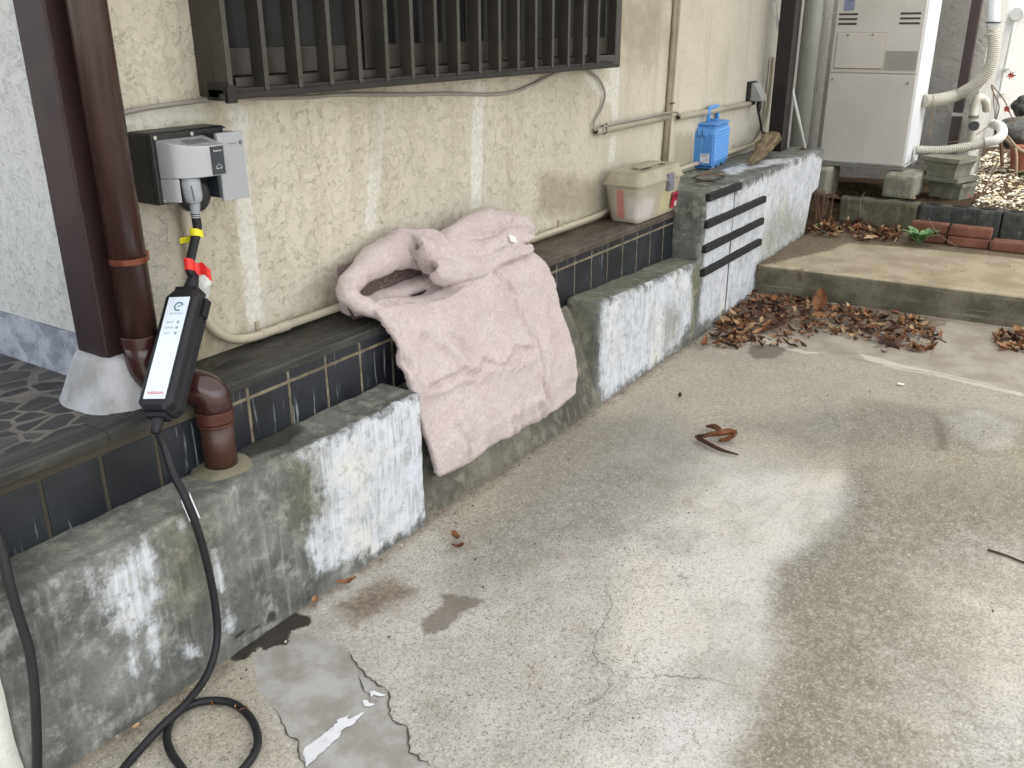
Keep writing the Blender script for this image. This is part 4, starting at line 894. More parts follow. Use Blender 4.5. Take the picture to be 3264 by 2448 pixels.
# ================================================================== BLANKET
def build_blanket():
    n = N('plush_fabric'); f1 = n.noise(420, 3, .7); f2 = n.noise(110, 5, .65); f3 = n.noise(9, 4, .6)
    c = n.mix(n.step(f3, .3, .7), 'c3b6b3', 'cfc4c1'); c = n.mix(n.step(f2, .35, .7), n.mix(.6, c, 'b1a3a0'), c); c = n.mix(n.step(f2, .6, .8, 0, .5), c, 'd9cfcc')
    wl = n.vor(3.1, 'DISTANCE_TO_EDGE', vec=n.pos(1.3, 1, 1.2, (.37, 0, .2))); 
    mb = n.fin(c, .95, n.bump(n.math('ADD', n.math('MULTIPLY', f1, .5), n.math('MULTIPLY', f2, .6)), .4, .004), spec=.1, Sheen_Weight=.4, Sheen_Roughness=.45, Sheen_Tint=(.95, .85, .84, 1))
    b = MB()
    rows = [  # x left, x right, z left, z right, y
        (2.085, 2.925, .118, .092, .036), (2.060, 2.965, .140, .112, .022), (2.045, 2.975, .215, .190, .024), (2.03, 2.972, .31, .30, .040), (2.02, 2.957, .40, .40, .062),
        (2.01, 2.94, .49, .50, .090), (2.0, 2.925, .575, .595, .110), (1.985, 2.90, .645, .655, .128), (1.97, 2.885, .695, .69, .165), (1.965, 2.87, .71, .70, .215), (1.99, 2.85, .70, .69, .27)]
    nv = len(rows)-1
    zc = lambda *a: [V(*on(1000+.5788*x, 600+.5788*y, 'y', .07)[[0, 2]]) for x, y in a]
    CRE = [(zc((600, 1085), (690, 1060), (760, 1010), (860, 1015), (900, 950), (990, 972), (1060, 885), (1150, 880)), .014, .008), (zc((1050, 430), (1105, 545), (1130, 700), (1180, 860), (1195, 960), (1180, 1060), (1200, 1150)), .014, .010),
           (zc((400, 700), (460, 800), (450, 880), (520, 980)), .015, .013), (zc((620, 830), (720, 900), (790, 990)), .010, .013), (zc((760, 830), (850, 920), (900, 960)), .009, .013), (zc((1010, 1330), (1000, 1250)), .012, .011), (zc((1060, 1320), (1040, 1230)), .012, .011), (zc((1180, 1260), (1150, 1170)), .012, .011), (zc((760, 1460), (750, 1380), (700, 1300)), .012, .011)]
    def row(v):
        t = v*nv; i = min(int(t), nv-1); f = t-i; f = f*f*(3-2*f)*.5+f*.5
        return [rows[i][k]*(1-f)+rows[i+1][k]*f for k in range(5)]
    def front(u, v, off=0):
        xl, xr, zl, zr, y = row(v); x = xl+(xr-xl)*u; z = zl+(zr-zl)*u
        # folds: diagonal creases, vertical gathers near the hem, sag at right edge
        g = 0
        hz = z
        g += .009*math.exp(-((x-2.42-(.62-hz)*.55)/.035)**2)*math.exp(-((hz-.50)/.13)**2)
        g -= .009*math.exp(-((x-2.49-(.62-hz)*.55)/.035)**2)*math.exp(-((hz-.48)/.13)**2)
        g += .008*math.exp(-((x-2.80+.02*math.sin(hz*20))/.03)**2)*(.4+.6*math.exp(-((hz-.42)/.2)**2))
        g += .007*math.exp(-((x-2.2-(hz-.2)*.1)/.04)**2)*math.exp(-((hz-.25)/.2)**2)
        g += .005*math.sin(x*34+2*mn.noise(V(x*3, 0, z*3)))*math.exp(-((hz-.13)/.055)**2)
        g += .012*math.exp(-((hz-.40-.05*math.sin(x*9))/.018)**2)*math.exp(-((x-2.55)/.25)**2)
        g += .012*mn.noise(V(x*5, 1, z*5))
        for pl_, dp, sg in CRE:
            dd = min(((V(x, hz)-a_).length if (q_ := max(0, min(1, (V(x, hz)-a_).dot(b_-a_)/max(1e-9, (b_-a_).length_squared)))) is None else (V(x, hz)-(a_+(b_-a_)*q_)).length) for a_, b_ in zip(pl_, pl_[1:]))
            g += -dp*math.exp(-(dd/sg)**2)+dp*.6*math.exp(-((dd-sg*2.4)/(sg*1.4))**2)
        edge = min(u, 1-u); pl = .010*(1-math.exp(-edge/.07))+.018*(1-math.exp(-(v+.01)/.03))
        zz = z+.005*math.sin(x*13+1)*math.exp(-v*9)
        zz -= .042*math.exp(-((x-2.27)/.15)**2)*max(0, min(1, (v-.62)/.2))
        return V(x+.008*mn.noise(V(0, z*7, 3)), y-pl+off-g*1.05, zz)
    U, Vn = 60, 60
    fr = [front(i/U, j/Vn) for j in range(Vn+1) for i in range(U+1)]
    bk = []
    for j in range(Vn+1):
        for i in range(U+1):
            p = front(i/U, j/Vn); xl, xr, zl, zr, y = row(j/Vn)
            up = row(min(1, j/Vn+.04)); dn = row(max(0, j/Vn-.04)); dy = up[4]-dn[4]; dz = (up[2]-dn[2]); L = math.hypot(dy, dz)+1e-6
            th = .040*(.45+.55*min(1, min(i, U-i)/5))*(.5+.5*min(1, j/5))
            bk.append(p+V(0, dz/L, -dy/L)*th)
    m = (U+1)*(Vn+1); fs = [(j*(U+1)+i, j*(U+1)+i+1, (j+1)*(U+1)+i+1, (j+1)*(U+1)+i) for j in range(Vn) for i in range(U)]
    fb = [tuple(m+k for k in f[::-1]) for f in fs]
    rim = [i for i in range(U+1)]+[j*(U+1)+U for j in range(1, Vn+1)]+[Vn*(U+1)+i for i in range(U-1, -1, -1)]+[j*(U+1) for j in range(Vn-1, 0, -1)]
    fe = [(rim[k], rim[(k+1) % len(rim)], m+rim[(k+1) % len(rim)], m+rim[k]) for k in range(len(rim))]
    b.add(fr+bk, fs+fb+fe)
    def etube(pts, ra, rb, tilt=0, seg=20, n_=8):
        P = crv(pts, n_); n1 = len(P); vs = []
        for i, p in enumerate(P):
            t = (P[min(i+1, n1-1)]-P[max(i-1, 0)]).normalized(); s_ = i/(n1-1)
            e1 = V(0, 0, 1); e1 = (e1-t*e1.dot(t)).normalized(); e2 = t.cross(e1)
            a_ = np.interp(s_, np.linspace(0, 1, len(ra)), ra); c_ = np.interp(s_, np.linspace(0, 1, len(rb)), rb)
            for k in range(seg):
                an = 2*math.pi*k/seg; q = 1+.12*mn.noise(V(s_*9, math.cos(an), math.sin(an)+p.x*3))+.10*mn.noise(V(s_*26, math.cos(an)*.8, math.sin(an)*.8+4))+.05*math.sin(s_*70+2*math.sin(an))*max(0, 1-s_*1.6); ca, sa = math.cos(an+tilt), math.sin(an)
                vs.append(p+e1*a_*q*math.cos(an)+e2*c_*q*math.sin(an))
        fs = [(i*seg+k, i*seg+(k+1) % seg, (i+1)*seg+(k+1) % seg, (i+1)*seg+k) for i in range(n1-1) for k in range(seg)]+[tuple(range(seg))[::-1], tuple((n1-1)*seg+k for k in range(seg))]
        b.add(vs, fs)
    O = lambda x, y, yy: V(*on(x, y, 'y', yy))
    # looping left sleeve
    etube([O(1250, 1012, .15), O(1160, 975, .19), O(1108, 942, .235), O(1118, 905, .275), O(1165, 858, .295), O(1225, 815, .30), O(1300, 792, .285), O(1370, 800, .25), O(1425, 848, .20), O(1455, 892, .175)],
          [.022, .030, .030, .036, .046, .056, .068, .072, .062, .035], [.02, .028, .03, .036, .044, .052, .056, .058, .05, .035])
    # upper pile: three thick folded layers, each rolling forward over the one below
    def layer(top, edge, yb, ye, th, bulge=0., n_=30):
        T_ = crv([O(x, y, yb) for x, y in top], 8); E_ = crv([O(x, y, ye) for x, y in edge], 8); U2, S2 = 44, 16
        def samp(P, u): f = u*(len(P)-1); i = min(int(f), len(P)-2); return P[i].lerp(P[i+1], f-i)
        out = []; inn = []
        for i in range(U2+1):
            u = i/U2; a = samp(T_, u); e = samp(E_, u); en = min(1, u/.10, (1-u)/.10); en = max(.05, en)**.5
            for k in range(S2+1):
                s_ = k/S2; w1 = math.sin(min(1, s_/.8)*math.pi/2)**.85*(1 if s_ < .8 else 1-.5*((s_-.8)/.2)**2); w2_ = 1-math.cos(s_*math.pi/2)
                q = V(a.x+(e.x-a.x)*s_, a.y+(e.y-a.y)*w1, a.z+(e.z-a.z)*w2_)
                nr = V(0, -math.sin(s_*math.pi/2)*.9, math.cos(s_*math.pi/2)+.15).normalized()
                wob = .010*mn.noise(V(q.x*9, s_*2.5, yb*30))+bulge*math.sin(s_*math.pi)
                tt = th*en*(1 if k < S2-3 else (1-((k-S2+3)/3)**2*.55))
                out.append(q+nr*(wob)); inn.append(q+nr*wob-nr*tt)
        m_ = len(out); W_ = S2+1; f1 = [(i*W_+k, (i+1)*W_+k, (i+1)*W_+k+1, i*W_+k+1) for i in range(U2) for k in range(S2)]
        rim = [k for k in range(W_)]+[i*W_+S2 for i in range(1, U2+1)]+[U2*W_+k for k in range(S2-1, -1, -1)]+[i*W_ for i in range(U2-1, 0, -1)]
        b.add(out+inn, f1+[tuple(m_+q for q in f[::-1]) for f in f1]+[(rim[k], rim[(k+1) % len(rim)], m_+rim[(k+1) % len(rim)], m_+rim[k]) for k in range(len(rim))])
    layer([(1378, 768), (1405, 735), (1455, 706), (1521, 676), (1600, 672), (1650, 694), (1690, 742)], [(1400, 792), (1435, 804), (1480, 804), (1520, 796), (1560, 777), (1610, 749), (1660, 737), (1690, 748)], .285, .235, .040, .022)
    layer([(1382, 800), (1420, 780), (1480, 770), (1560, 750), (1620, 730), (1692, 735)], [(1399, 832), (1430, 852), (1465, 862), (1512, 864), (1560, 840), (1600, 814), (1645, 794), (1695, 768)], .225, .172, .030, .004)
    layer([(1372, 830), (1410, 820), (1480, 815), (1560, 800), (1620, 780), (1690, 775)], [(1385, 868), (1400, 895), (1430, 914), (1475, 912), (1512, 904), (1558, 884), (1600, 852), (1635, 832), (1684, 815)], .185, .122, .030, .004)
    layer([(1300, 742), (1345, 742), (1390, 765)], [(1345, 800), (1372, 855), (1392, 880)], .265, .178, .03, .004)
    etube([O(1400, 830, .29), O(1480, 815, .29), O(1580, 790, .29), O(1660, 790, .28)], [.04, .05, .05, .03], [.03, .035, .035, .03])
    # back layer lying on the ledge
    etube([V(2.0, .29, .668), V(2.3, .30, .672), V(2.7, .29, .672), V(2.88, .26, .675)], [.022, .025, .03, .025], [.05, .06, .07, .06])
    K = empty('blanket', (2.5, .15, HF)); tag(K, 'folded pink plush blanket draped over the tiled ledge', 'blanket')
    o = b.build('plush_cover', mb, K)
    r_ = o.modifiers.new('fuse', 'REMESH'); r_.mode = 'VOXEL'; r_.voxel_size = .0046; r_.use_smooth_shade = True
    s_ = o.modifiers.new('relax', 'SMOOTH'); s_.factor = .5; s_.iterations = 1
    for nm, size, st in (('puff', .18, .012), ('wrinkle', .045, .008), ('nap', .008, .0035)):
        tx = bpy.data.textures.new(nm, 'CLOUDS'); tx.noise_scale = size; tx.noise_depth = 3
        dm = o.modifiers.new(nm, 'DISPLACE'); dm.texture = tx; dm.strength = st; dm.mid_level = .5; dm.texture_coords = 'GLOBAL'
    # freeze the fused surface and grow the short pile on it
    bpy.context.view_layer.update(); dg = bpy.context.evaluated_depsgraph_get(); me = bpy.data.meshes.new_from_object(o.evaluated_get(dg)); o.modifiers.clear(); o.data = me
    nv_ = len(me.vertices); co = np.empty(nv_*3); me.vertices.foreach_get('co', co); co = co.reshape(-1, 3)
    no = np.empty(nv_*3); me.vertices.foreach_get('normal', no); no = no.reshape(-1, 3)
    face = (no @ -FW > -.35); ids = np.nonzero(np.isfinite(co[:, 0]))[0]; K_ = 150000; pick = rng.choice(ids, K_)
    base = co[pick]+rng.normal(0, .0022, (K_, 3)); nn = no[pick]; base -= nn*((base-co[pick])*nn).sum(1, keepdims=True)
    swirl = np.stack([np.sin(base[:, 0]*23+base[:, 2]*11), 0*base[:, 0], np.cos(base[:, 2]*19-base[:, 0]*13)-.6], 1)*.55
    d_ = nn+swirl+rng.normal(0, .45, (K_, 3)); d_ /= np.linalg.norm(d_, axis=1, keepdims=True)
    sd_ = np.cross(d_, rng.normal(0, 1, (K_, 3))); sd_ /= np.linalg.norm(sd_, axis=1, keepdims=True)
    L_ = rng.uniform(.003, .0065, (K_, 1)); Wd_ = .00045
    tri = np.stack([base-sd_*Wd_-nn*.001, base+sd_*Wd_-nn*.001, base+d_*L_], 1).reshape(-1, 3)
    f0 = [tuple(pl.vertices) for pl in me.polygons]; allv = np.vstack([co, tri]); f1 = (np.arange(K_*3).reshape(-1, 3)+nv_).tolist()
    m2 = bpy.data.meshes.new('plush_cover'); m2.from_pydata(allv.tolist(), [], f0+f1); m2.materials.append(mb); m2.polygons.foreach_set('use_smooth', [True]*len(f0)+[False]*K_); m2.update(); o.data = m2
    n = N('back_layer_shade'); f = n.noise(200, 4, .7); g = n.noise(1, 5, .65, vec=n.pos(8, 8, 60)); c = n.mix(n.step(f, .35, .7), '4f413f', '6b5a57'); MLn = n.fin(c, .9, n.bump(f, .6, .003), spec=.15, Sheen_Weight=.3)
    l = MB(); l.grid(lambda u, v: V(1.99+.5*u, .315-.06*(1-v)**2, .63+.17*v+.008*math.sin(u*9)), 20, 8); l.build('shaded_back_layer', MLn, K, smooth=True)  # blanket's back layer inside the opening, its shade put into the dark brown
    h = MB(); rnd = random.Random(11)
    for k in range(9):
        x = rnd.uniform(2.12, 2.36); z = rnd.uniform(.70, .74); a = rnd.uniform(-1.2, 1.2); L = rnd.uniform(.03, .06)
        h.tube(crv([V(x-L*math.cos(a)/2, .29, z-L*math.sin(a)/2), V(x+rnd.uniform(-.01, .01), .282, z+.008), V(x+L*math.cos(a)/2, .29, z+L*math.sin(a)/2)], 5), .00045, 5)
    h.build('loose_threads', plain('thread', 'a99c92', .7), K)
    # care tag
    t = MB(); c0 = O(1628, 757, .172); rx = (O(1650, 770, .16)-O(1595, 752, .172)).normalized(); dn = V(0, -.35, -1).normalized()
    t.grid(lambda u, v: c0+rx*(-.016+.04*u)+dn*(-.008+.024*v)+V(0, -.006-.006*math.sin(u*3), 0), 6, 4)
    tt = t.build('care_tag', plain('tag_white', 'e4e6e8', .6), K); sm = tt.modifiers.new('thick', 'SOLIDIFY'); sm.thickness = .001
build_blanket()

# ================================================================== TOOLBOX
def build_toolbox():
    T = empty('toolbox', (4.0, .24, HF)); tag(T, 'cloudy translucent plastic toolbox with grey latch and red sticker', 'toolbox')
    n = N('cloudy_plastic'); f = n.noise(6, 4, .6); g = n.noise(50, 5, .7); c = n.mix(n.step(f, .3, .7), '9f998a', 'aea797')
    def blob(col, poly, axis):
        pass
    # things showing dimly through the walls are painted by region attributes
    c = n.mix(n.math('MULTIPLY', n.mask('red', g, .15, .25), .8), c, 'b56a5c'); c = n.mix(n.math('MULTIPLY', n.mask('pale', g, .3, .4), .7), c, 'c9c4c4'); c = n.mix(n.math('MULTIPLY', n.mask('yellow', g, .2, .3), .8), c, 'bcb48c'); c = n.mix(n.math('MULTIPLY', n.mask('dim', g, .3, .4), .6), c, '837c72')
    c = n.mix(n.step(g, .6, .8, 0, .3), c, '8b8172')
    MB_ = n.fin(c, .42, n.bump(g, .08, .002), spec=.45)
    n = N('cloudy_lid'); c = n.mix(n.step(n.noise(8, 5, .6), .3, .7), '8f8973', 'a49e8a'); c = n.mix(n.step(n.noise(40, 5, .7), .55, .75, 0, .4), c, '857a62'); ML = n.fin(c, .5, n.bump(n.noise(60, 4), .15, .002), spec=.4)
    x0, x1, y0, y1, z0 = 3.745, 4.212, .132, .33, HF+.003
    b = MB(); zt = .812
    def body(u, v, s):
        pass
    rings = []
    for z, ins, rc in ((z0, .040, .02), (z0+.012, .032, .03), (zt, .004, .03)):
        a0, a1, c0, c1 = x0+ins, x1-ins, y0+ins*.7, y1-ins*.7; r = []
        for cx, cy, st in ((a1-rc, c1-rc, 0), (a0+rc, c1-rc, 90), (a0+rc, c0+rc, 180), (a1-rc, c0+rc, 270)):
            for k in range(5): an = R(st+22.5*k); r.append((cx+rc*math.cos(an), cy+rc*math.sin(an), z))
        rings.append(r)
    # subdivide vertically so that painted regions resolve
    fullr = [rings[0], rings[1]]
    for k in range(1, 9): fullr.append([tuple(np.array(p)*(1-k/8)+np.array(q)*(k/8)) for p, q in zip(rings[1], rings[2])])
    dense = []
    for r in fullr:
        rr = []
        for i in range(20):
            p, q = np.array(r[i]), np.array(r[(i+1) % 20]); k = 20 if i % 5 == 4 else 1
            for t in range(k): rr.append(tuple(p+(q-p)*t/k))
        dense.append(rr)
    m_ = len(dense[0]); vs = [p for r in dense for p in r]; fs = [(i*m_+k, i*m_+(k+1) % m_, (i+1)*m_+(k+1) % m_, (i+1)*m_+k) for i in range(len(dense)-1) for k in range(m_)]+[tuple(range(m_))[::-1], tuple((len(dense)-1)*m_+k for k in range(m_))]
    o = MB().add(vs, fs).build('box_body', MB_, T, bevel=.0015, ang=50)
    P = wpos(o); side = (P[:, 0] < x0+.04)
    setattr_f(o, 'red', np.where(side, region(P[:, 1:], [[(.225, .66), (.262, .66), (.262, .795), (.225, .795)]], .02), 0))
    setattr_f(o, 'dim', np.where(side, region(P[:, 1:], [[(.27, .66), (.33, .66), (.33, .80), (.27, .80)]], .03), 0))
    fr = P[:, 1] < y0+.03; F2 = P[:, [0, 2]]
    setattr_f(o, 'pale', np.where(fr, region(F2, [[(3.78, .66), (3.9, .66), (3.92, .74), (3.80, .76)]], .05), 0)+np.where(side, region(P[:, 1:], [[(.14, .66), (.21, .66), (.21, .76), (.16, .76)]], .05), 0))
    setattr_f(o, 'yellow', np.where(fr, region(F2, [[(3.98, .655), (4.15, .655), (4.12, .80), (4.0, .80)]], .03), 0))
    # lid: rim + tapered top
    def ringz(z, ins, rc=.03):
        a0, a1, c0, c1 = x0+ins, x1-ins, y0+ins, y1-ins; r = []
        for cx, cy, st in ((a1-rc, c1-rc, 0), (a0+rc, c1-rc, 90), (a0+rc, c0+rc, 180), (a1-rc, c0+rc, 270)):
            for k in range(5): an = R(st+22.5*k); r.append((cx+rc*math.cos(an), cy+rc*math.sin(an), z))
        return r
    rs = [ringz(zt+.0005, -.002), ringz(zt+.0005, -.007), ringz(zt+.010, -.007), ringz(zt+.0105, -.002), ringz(zt+.054, .012), ringz(zt+.062, .02), ringz(zt+.0625, .045), ringz(zt+.060, .048), ringz(zt+.060, .06)]
    vs = [p for r in rs for p in r]; fs = [(i*20+k, i*20+(k+1) % 20, (i+1)*20+(k+1) % 20, (i+1)*20+k) for i in range(len(rs)-1) for k in range(20)]+[tuple(range(20))[::-1], tuple((len(rs)-1)*20+k for k in range(20))]
    MB().add(vs, fs).build('lid', ML, T, bevel=.002, ang=30)
    # recessed handle with two dark finger holes
    h = MB(); zt2 = zt+.060; h.box(3.88, 4.13, .215, .257, zt2, zt2+.011); h.build('carry_handle', ML, T, bevel=.006)
    for xa, xb in ((3.865, 3.985), (4.06, 4.13)):
        q = MB(); K = 16; q.add([V((xa+xb)/2+(xb-xa)/2*math.cos(t), .198+.010*math.sin(t), zt2+.0012) for t in np.linspace(0, 2*math.pi, K+1)[:-1]], [tuple(range(K))]); q.build('finger_hole', plain('hole_brown', '3a3028', .9), T)
    MLt = plain('latch_grey', '71707a', .45); l = MB(); l.box(4.015, 4.075, y0-.012, y0+.004, zt-.005, zt+.030); l.box(4.020, 4.070, y0-.016, y0+.008, zt-.050, zt-.004); l.box(4.028, 4.062, y0-.019, y0-.015, zt-.022, zt-.019); l.box(4.028, 4.062, y0-.019, y0-.015, zt-.032, zt-.029); l.build('latch', MLt, T, bevel=.004)
    s_ = MB(); yy = y0+.0005; MS = plain('sticker_red', 'a3243f', .5, 0, .05); MS2 = plain('sticker_white', 'c9ccc8', .5)
    M_ = frame((4.135, y0+.0080, .705), (1, 0, 0), (0, -.115, 1), (0, -1, -.115))
    s_.add([M_@V(a, c, .001) for a, c in ((-.035, -.038), (.035, -.038), (.035, .038), (-.035, .038))], [(0, 1, 2, 3)], 0); s_.add([M_@V(a, c, .0014) for a, c in ((.004, -.034), (.030, -.034), (.030, -.008), (.004, -.008))], [(0, 1, 2, 3)], 1)
    st = s_.build('sticker', [MS, MS2], T); text_part('lettering', 'STOR', plain('sticker_dark', '5f0f22', .5), st, M_@Matrix.Translation((0, .014, .0016)), .026, bold=.0008)
build_toolbox()

# ================================================================== BLUE CASE
def build_case():
    c0 = V(4.905, .262, H3+.003); K = empty('blue_case', tuple(c0)); tag(K, 'light blue plastic carry case with diamond-pattern side and white price label', 'case')
    ax = V(*on(2327, 520, 'z', H3))-V(*on(2276, 545, 'z', H3)); ax.z = 0; ex = ax.normalized(); ey = V(-ex.y, ex.x, 0)
    M = frame(c0, ex*1.12, ey*1.1, V(0, 0, 1.03)); Wd, Dp, Hh = .30, .115, .235        # broad side along ex, depth towards the wall
    MBl = plain('blue_plastic', '4a84c0', .42, 0, .06, .03, 20, spec=.4); MBl2 = plain('blue_plastic_light', '5b97d6', .42, 0, .05, .03, 20, spec=.4)
    pr = [(0.0, .02), (0, .185), (.035, .225), (.26, .225), (.295, .195), (.30, .02), (.285, 0.012), (.015, .012)]
    b = MB(); b.prism([M@V(x, 0, z) for x, z in pr] and [(x, .004, z) for x, z in pr], (0, Dp/2-.006, 0), M=M); b.build('shell', MBl, K, bevel=.004)
    b = MB(); b.prism([(x, Dp/2+.002, z) for x, z in pr], (0, Dp/2-.006, 0), M=M); b.build('shell', MBl, K, bevel=.004)
    b = MB(); b.prism([(x*.985+.002, Dp/2-.004, z*.985+.001) for x, z in pr], (0, .008, 0), M=M); b.build('seam', MBl2, K, bevel=.001)
    # ribbed diamond face
    d = MB(); xs = np.arange(.035, .275, .0215); zs = np.arange(.045, .205, .0165)
    d.prism([(.012, -.001, .03), (.012, -.001, .19), (.04, -.001, .215), (.255, -.001, .215), (.285, -.001, .19), (.287, -.001, .03)], (0, .006, 0), M=M)
    for i, z in enumerate(zs):
        for j, x in enumerate(xs):
            xx = x+(.0107 if i % 2 else 0)
            if xx > .272: continue
            d.add([M@V(xx-.0095, -.001, z), M@V(xx, -.001, z+.0148), M@V(xx+.0095, -.001, z), M@V(xx, -.001, z-.0148), M@V(xx, -.0065, z)], [(0, 1, 4), (1, 2, 4), (2, 3, 4), (3, 0, 4)])
    d.build('diamond_panel', MBl2, K)
    for x0 in (.02, .12, .22):
        f = MB(); f.box(x0, x0+.055, .006, Dp-.006, 0, .014, M=M); f.build('foot', MBl, K, bevel=.002)
    tp = MB(); tp.box(.03, .272, -.002, Dp+.002, .2255, .237, M=M); tp.build('top_rim', MBl2, K, bevel=.003)
    h = MB(); hp = [(.075, Dp/2, .23), (.075, Dp/2, .312), (.24, Dp/2, .312), (.24, Dp/2, .23)]; h.tube(fillet([M@V(*p) for p in hp], .02, 6), .0105, 12); h.build('handle', MBl2, K, smooth=True)
    h = MB(); h.cyl(M@V(.158, Dp/2-.03, .235), M@V(.158, Dp/2+.03, .235), .016, seg=20); h.build('handle_hub', MBl, K, bevel=.002)
    l = MB(); l.box(-.006, .002, .035, .085, .168, .212, M=M); l.build('latch', MBl2, K, bevel=.005); l = MB(); l.box(-.0075, -.0055, .058, .062, .174, .205, M=M); l.box(-.0075, -.0055, .045, .078, .174, .177, M=M); l.build('latch_slot', plain('slot_navy', '1d3a63', .6), K)
    Ml = frame(M@V(-.0012, .040, .058), -ey, V(0, 0, 1), -ex)
    s_ = MB(); s_.add([Ml@V(a, c, 0) for a, c in ((-.027, -.026), (.027, -.026), (.027, .026), (-.027, .026))], [(0, 1, 2, 3)], 0)
    for a, c, w_, hh in ((-.022, .018, .040, .003), (-.022, .011, .034, .0025), (.006, -.004, .010, .0015), (.004, -.010, .014, .0015)): s_.add([Ml@V(a+q, c+r_, .0004) for q, r_ in ((0, 0), (w_, 0), (w_, hh), (0, hh))], [(0, 1, 2, 3)], 1)
    s_.add([Ml@V(a, c, .0004) for a, c in ((-.024, -.023), (-.006, -.023), (-.006, -.017), (-.024, -.017))], [(0, 1, 2, 3)], 2)
    s_.build('price_label', [plain('label_paper', 'c6cbd6', .6), plain('label_ink', '5c5f6c', .6), plain('label_pink', 'cf8f93', .6)], K)
build_case()

# ================================================================== LOG, WIRE RING, POST, POLE, DRAIN
def build_misc():
    n = N('old_wood'); s_ = n.noise(1, 6, .65, vec=n.pos(12, 30, 30)); c = n.mix(n.step(s_, .3, .7), '574b38', '80735a'); c = n.mix(n.step(n.noise(30, 5, .7), .55, .75, 0, .6), c, '3d3220')
    MW = n.fin(c, .9, n.bump(s_, 1, .012), spec=.2)
    b = MB(); pts = [(5.17, .14, .755), (5.30, .155, .765), (5.45, .175, .785), (5.6, .195, .812), (5.74, .21, .838), (5.80, .215, .845)]; rr = [.012, .030, .043, .050, .050, .034]
    P = crv(pts, 6); n1 = len(P); seg = 16; vs = []
    for i, p in enumerate(P):
        t = (P[min(i+1, n1-1)]-P[max(i-1, 0)]).normalized(); e1 = V(0, 0, 1); e1 = (e1-t*e1.dot(t)).normalized(); e2 = t.cross(e1); r = np.interp(i/(n1-1), np.linspace(0, 1, 6), rr)
        for k in range(seg):
            an = 2*math.pi*k/seg; q = r*(1+.45*mn.noise(V(p.x*9, math.cos(an)*1.3, math.sin(an)*1.3))+.12*mn.noise(V(p.x*30, math.cos(an)*4, math.sin(an)*4))); pp = p+e1*q*math.cos(an)*.8+e2*q*math.sin(an)*1.1; pp.z = max(pp.z, H3+.001); vs.append(pp)
    b.add(vs, [(i*seg+k, i*seg+(k+1) % seg, (i+1)*seg+(k+1) % seg, (i+1)*seg+k) for i in range(n1-1) for k in range(seg)]+[tuple(range(seg))[::-1], tuple((n1-1)*seg+k for k in range(seg))])
    b.add([p*1 for p in []], [])
    o = b.build('driftwood', MW, None, origin=(5.5, .17, H3)); tag(o, 'rough brown chunk of wood lying on the taller wall before the black post', 'wood')
    MWr = plain('rusty_wire', '3b2c22', .7, .3, .2)
    K = empty('wire_ring', (4.64, .17, H3)); tag(K, 'rusty thin wire ring with bits of dry vine on the wall top', 'wire')
    b = MB(); C0 = V(4.64, .172, 0)
    b.tube([(C0.x+.115*math.cos(t), C0.y+.072*math.sin(t), H3+.006+.003*math.sin(3*t)) for t in np.linspace(0, 2*math.pi, 44)], .0035, 8); b.build('loop', MWr, K, smooth=True)
    b = MB(); b.tube([(4.42+.10*math.cos(t), .115+.055*math.sin(t), H3+.005) for t in np.linspace(-.6, 1.2, 16)], .0035, 8); b.build('loose_end', MWr, K, smooth=True)
    b = MB(); b.tube(crv([(4.62, .22, H3+.01), (4.67, .19, H3+.02), (4.70, .14, H3+.012), (4.74, .12, H3+.008)], 5), .003, 6); b.tube(crv([(4.64, .17, H3+.008), (4.68, .2, H3+.015), (4.78, .21, H3+.03), (4.84, .2, H3+.02)], 5), .002, 6); b.build('vine_bit', plain('dry_vine', '7d5a42', .8), K)
    MPst = plain('black_brown_post', '1f1a1a', .45, .2, .1, .05, 20)
    K = empty('carport_post', (5.92, .2, H3)); tag(K, 'black square carport post standing on the end of the taller wall', 'post')
    b = MB(); b.box(5.885, 5.975, .192, .285, H3-.01, 2.62); b.build('shaft', MPst, K, bevel=.004)
    b = MB(); b.box(5.9755, 5.99, .188, .205, H3-.01, 2.62); b.build('edge_trim', plain('grey_trim', '4c4a4a', .45, .3), K)
    # white leaning pole
    b = MB(); p0 = on(2566, 475, 'x', 6.12); p1 = on(2527, 296, 'y', .30); p0 = V(6.1, .105, H3+.004); p1v = on(2527, 290, 'x', 6.06)
    p0 = V(*on(2566, 472, 'z', H3+.012)); p1v = V(*on(2465, 10, 'x', 5.93)); dd = p1v-p0
    b.cyl(p0, p0+dd*1.0, .0095, seg=16); o = b.build('white_pole', plain('white_pole_paint', 'd0d2d0', .4), None, origin=tuple(p0), smooth=True); tag(o, 'thin white pole leaning behind the black post', 'pole')
    # fat grey drain pipe behind
    MD = plain('grey_drain', '83857f', .45, 0, .08, .05, 20, dirt='6a6b64')
    X = 6.55; a = on(2585, 100, 'x', X); b = MB(); b.cyl((X, a[1], .2), (X, a[1], 2.9), .062, seg=32); o = b.build('drain_pipe', MD, None, origin=(X, a[1], .2), smooth=True); tag(o, 'fat grey vertical drain pipe between the black post and the water heater', 'pipe')
    K = empty('dried_leaf_curl', (6.08, .09, H3))
    # small wire coil + curled leaf on wall end
    b = MB(); b.tube([(6.03+.02*math.cos(t), .155, H3+.045+.02*math.sin(t)+.004*t) for t in np.linspace(0, 9, 40)], .0015, 6); b.build('wire_coil', plain('grey_wire', '6d7078', .4, .6), K); 
    b = MB(); b.grid(lambda u, v: V(6.02+.1*u, .12-.03*math.sin(v*3.1)+.008*math.sin(u*30), H3+.004+.02*math.sin(v*3.1)*(.6+.4*math.sin(u*9))), 14, 5); b.build('curled_leaf', plain('dry_leaf_b', '7a5430', .7), K)
    tag(K, 'small grey wire coil and curled brown leaf at the foot of the black post', 'litter')
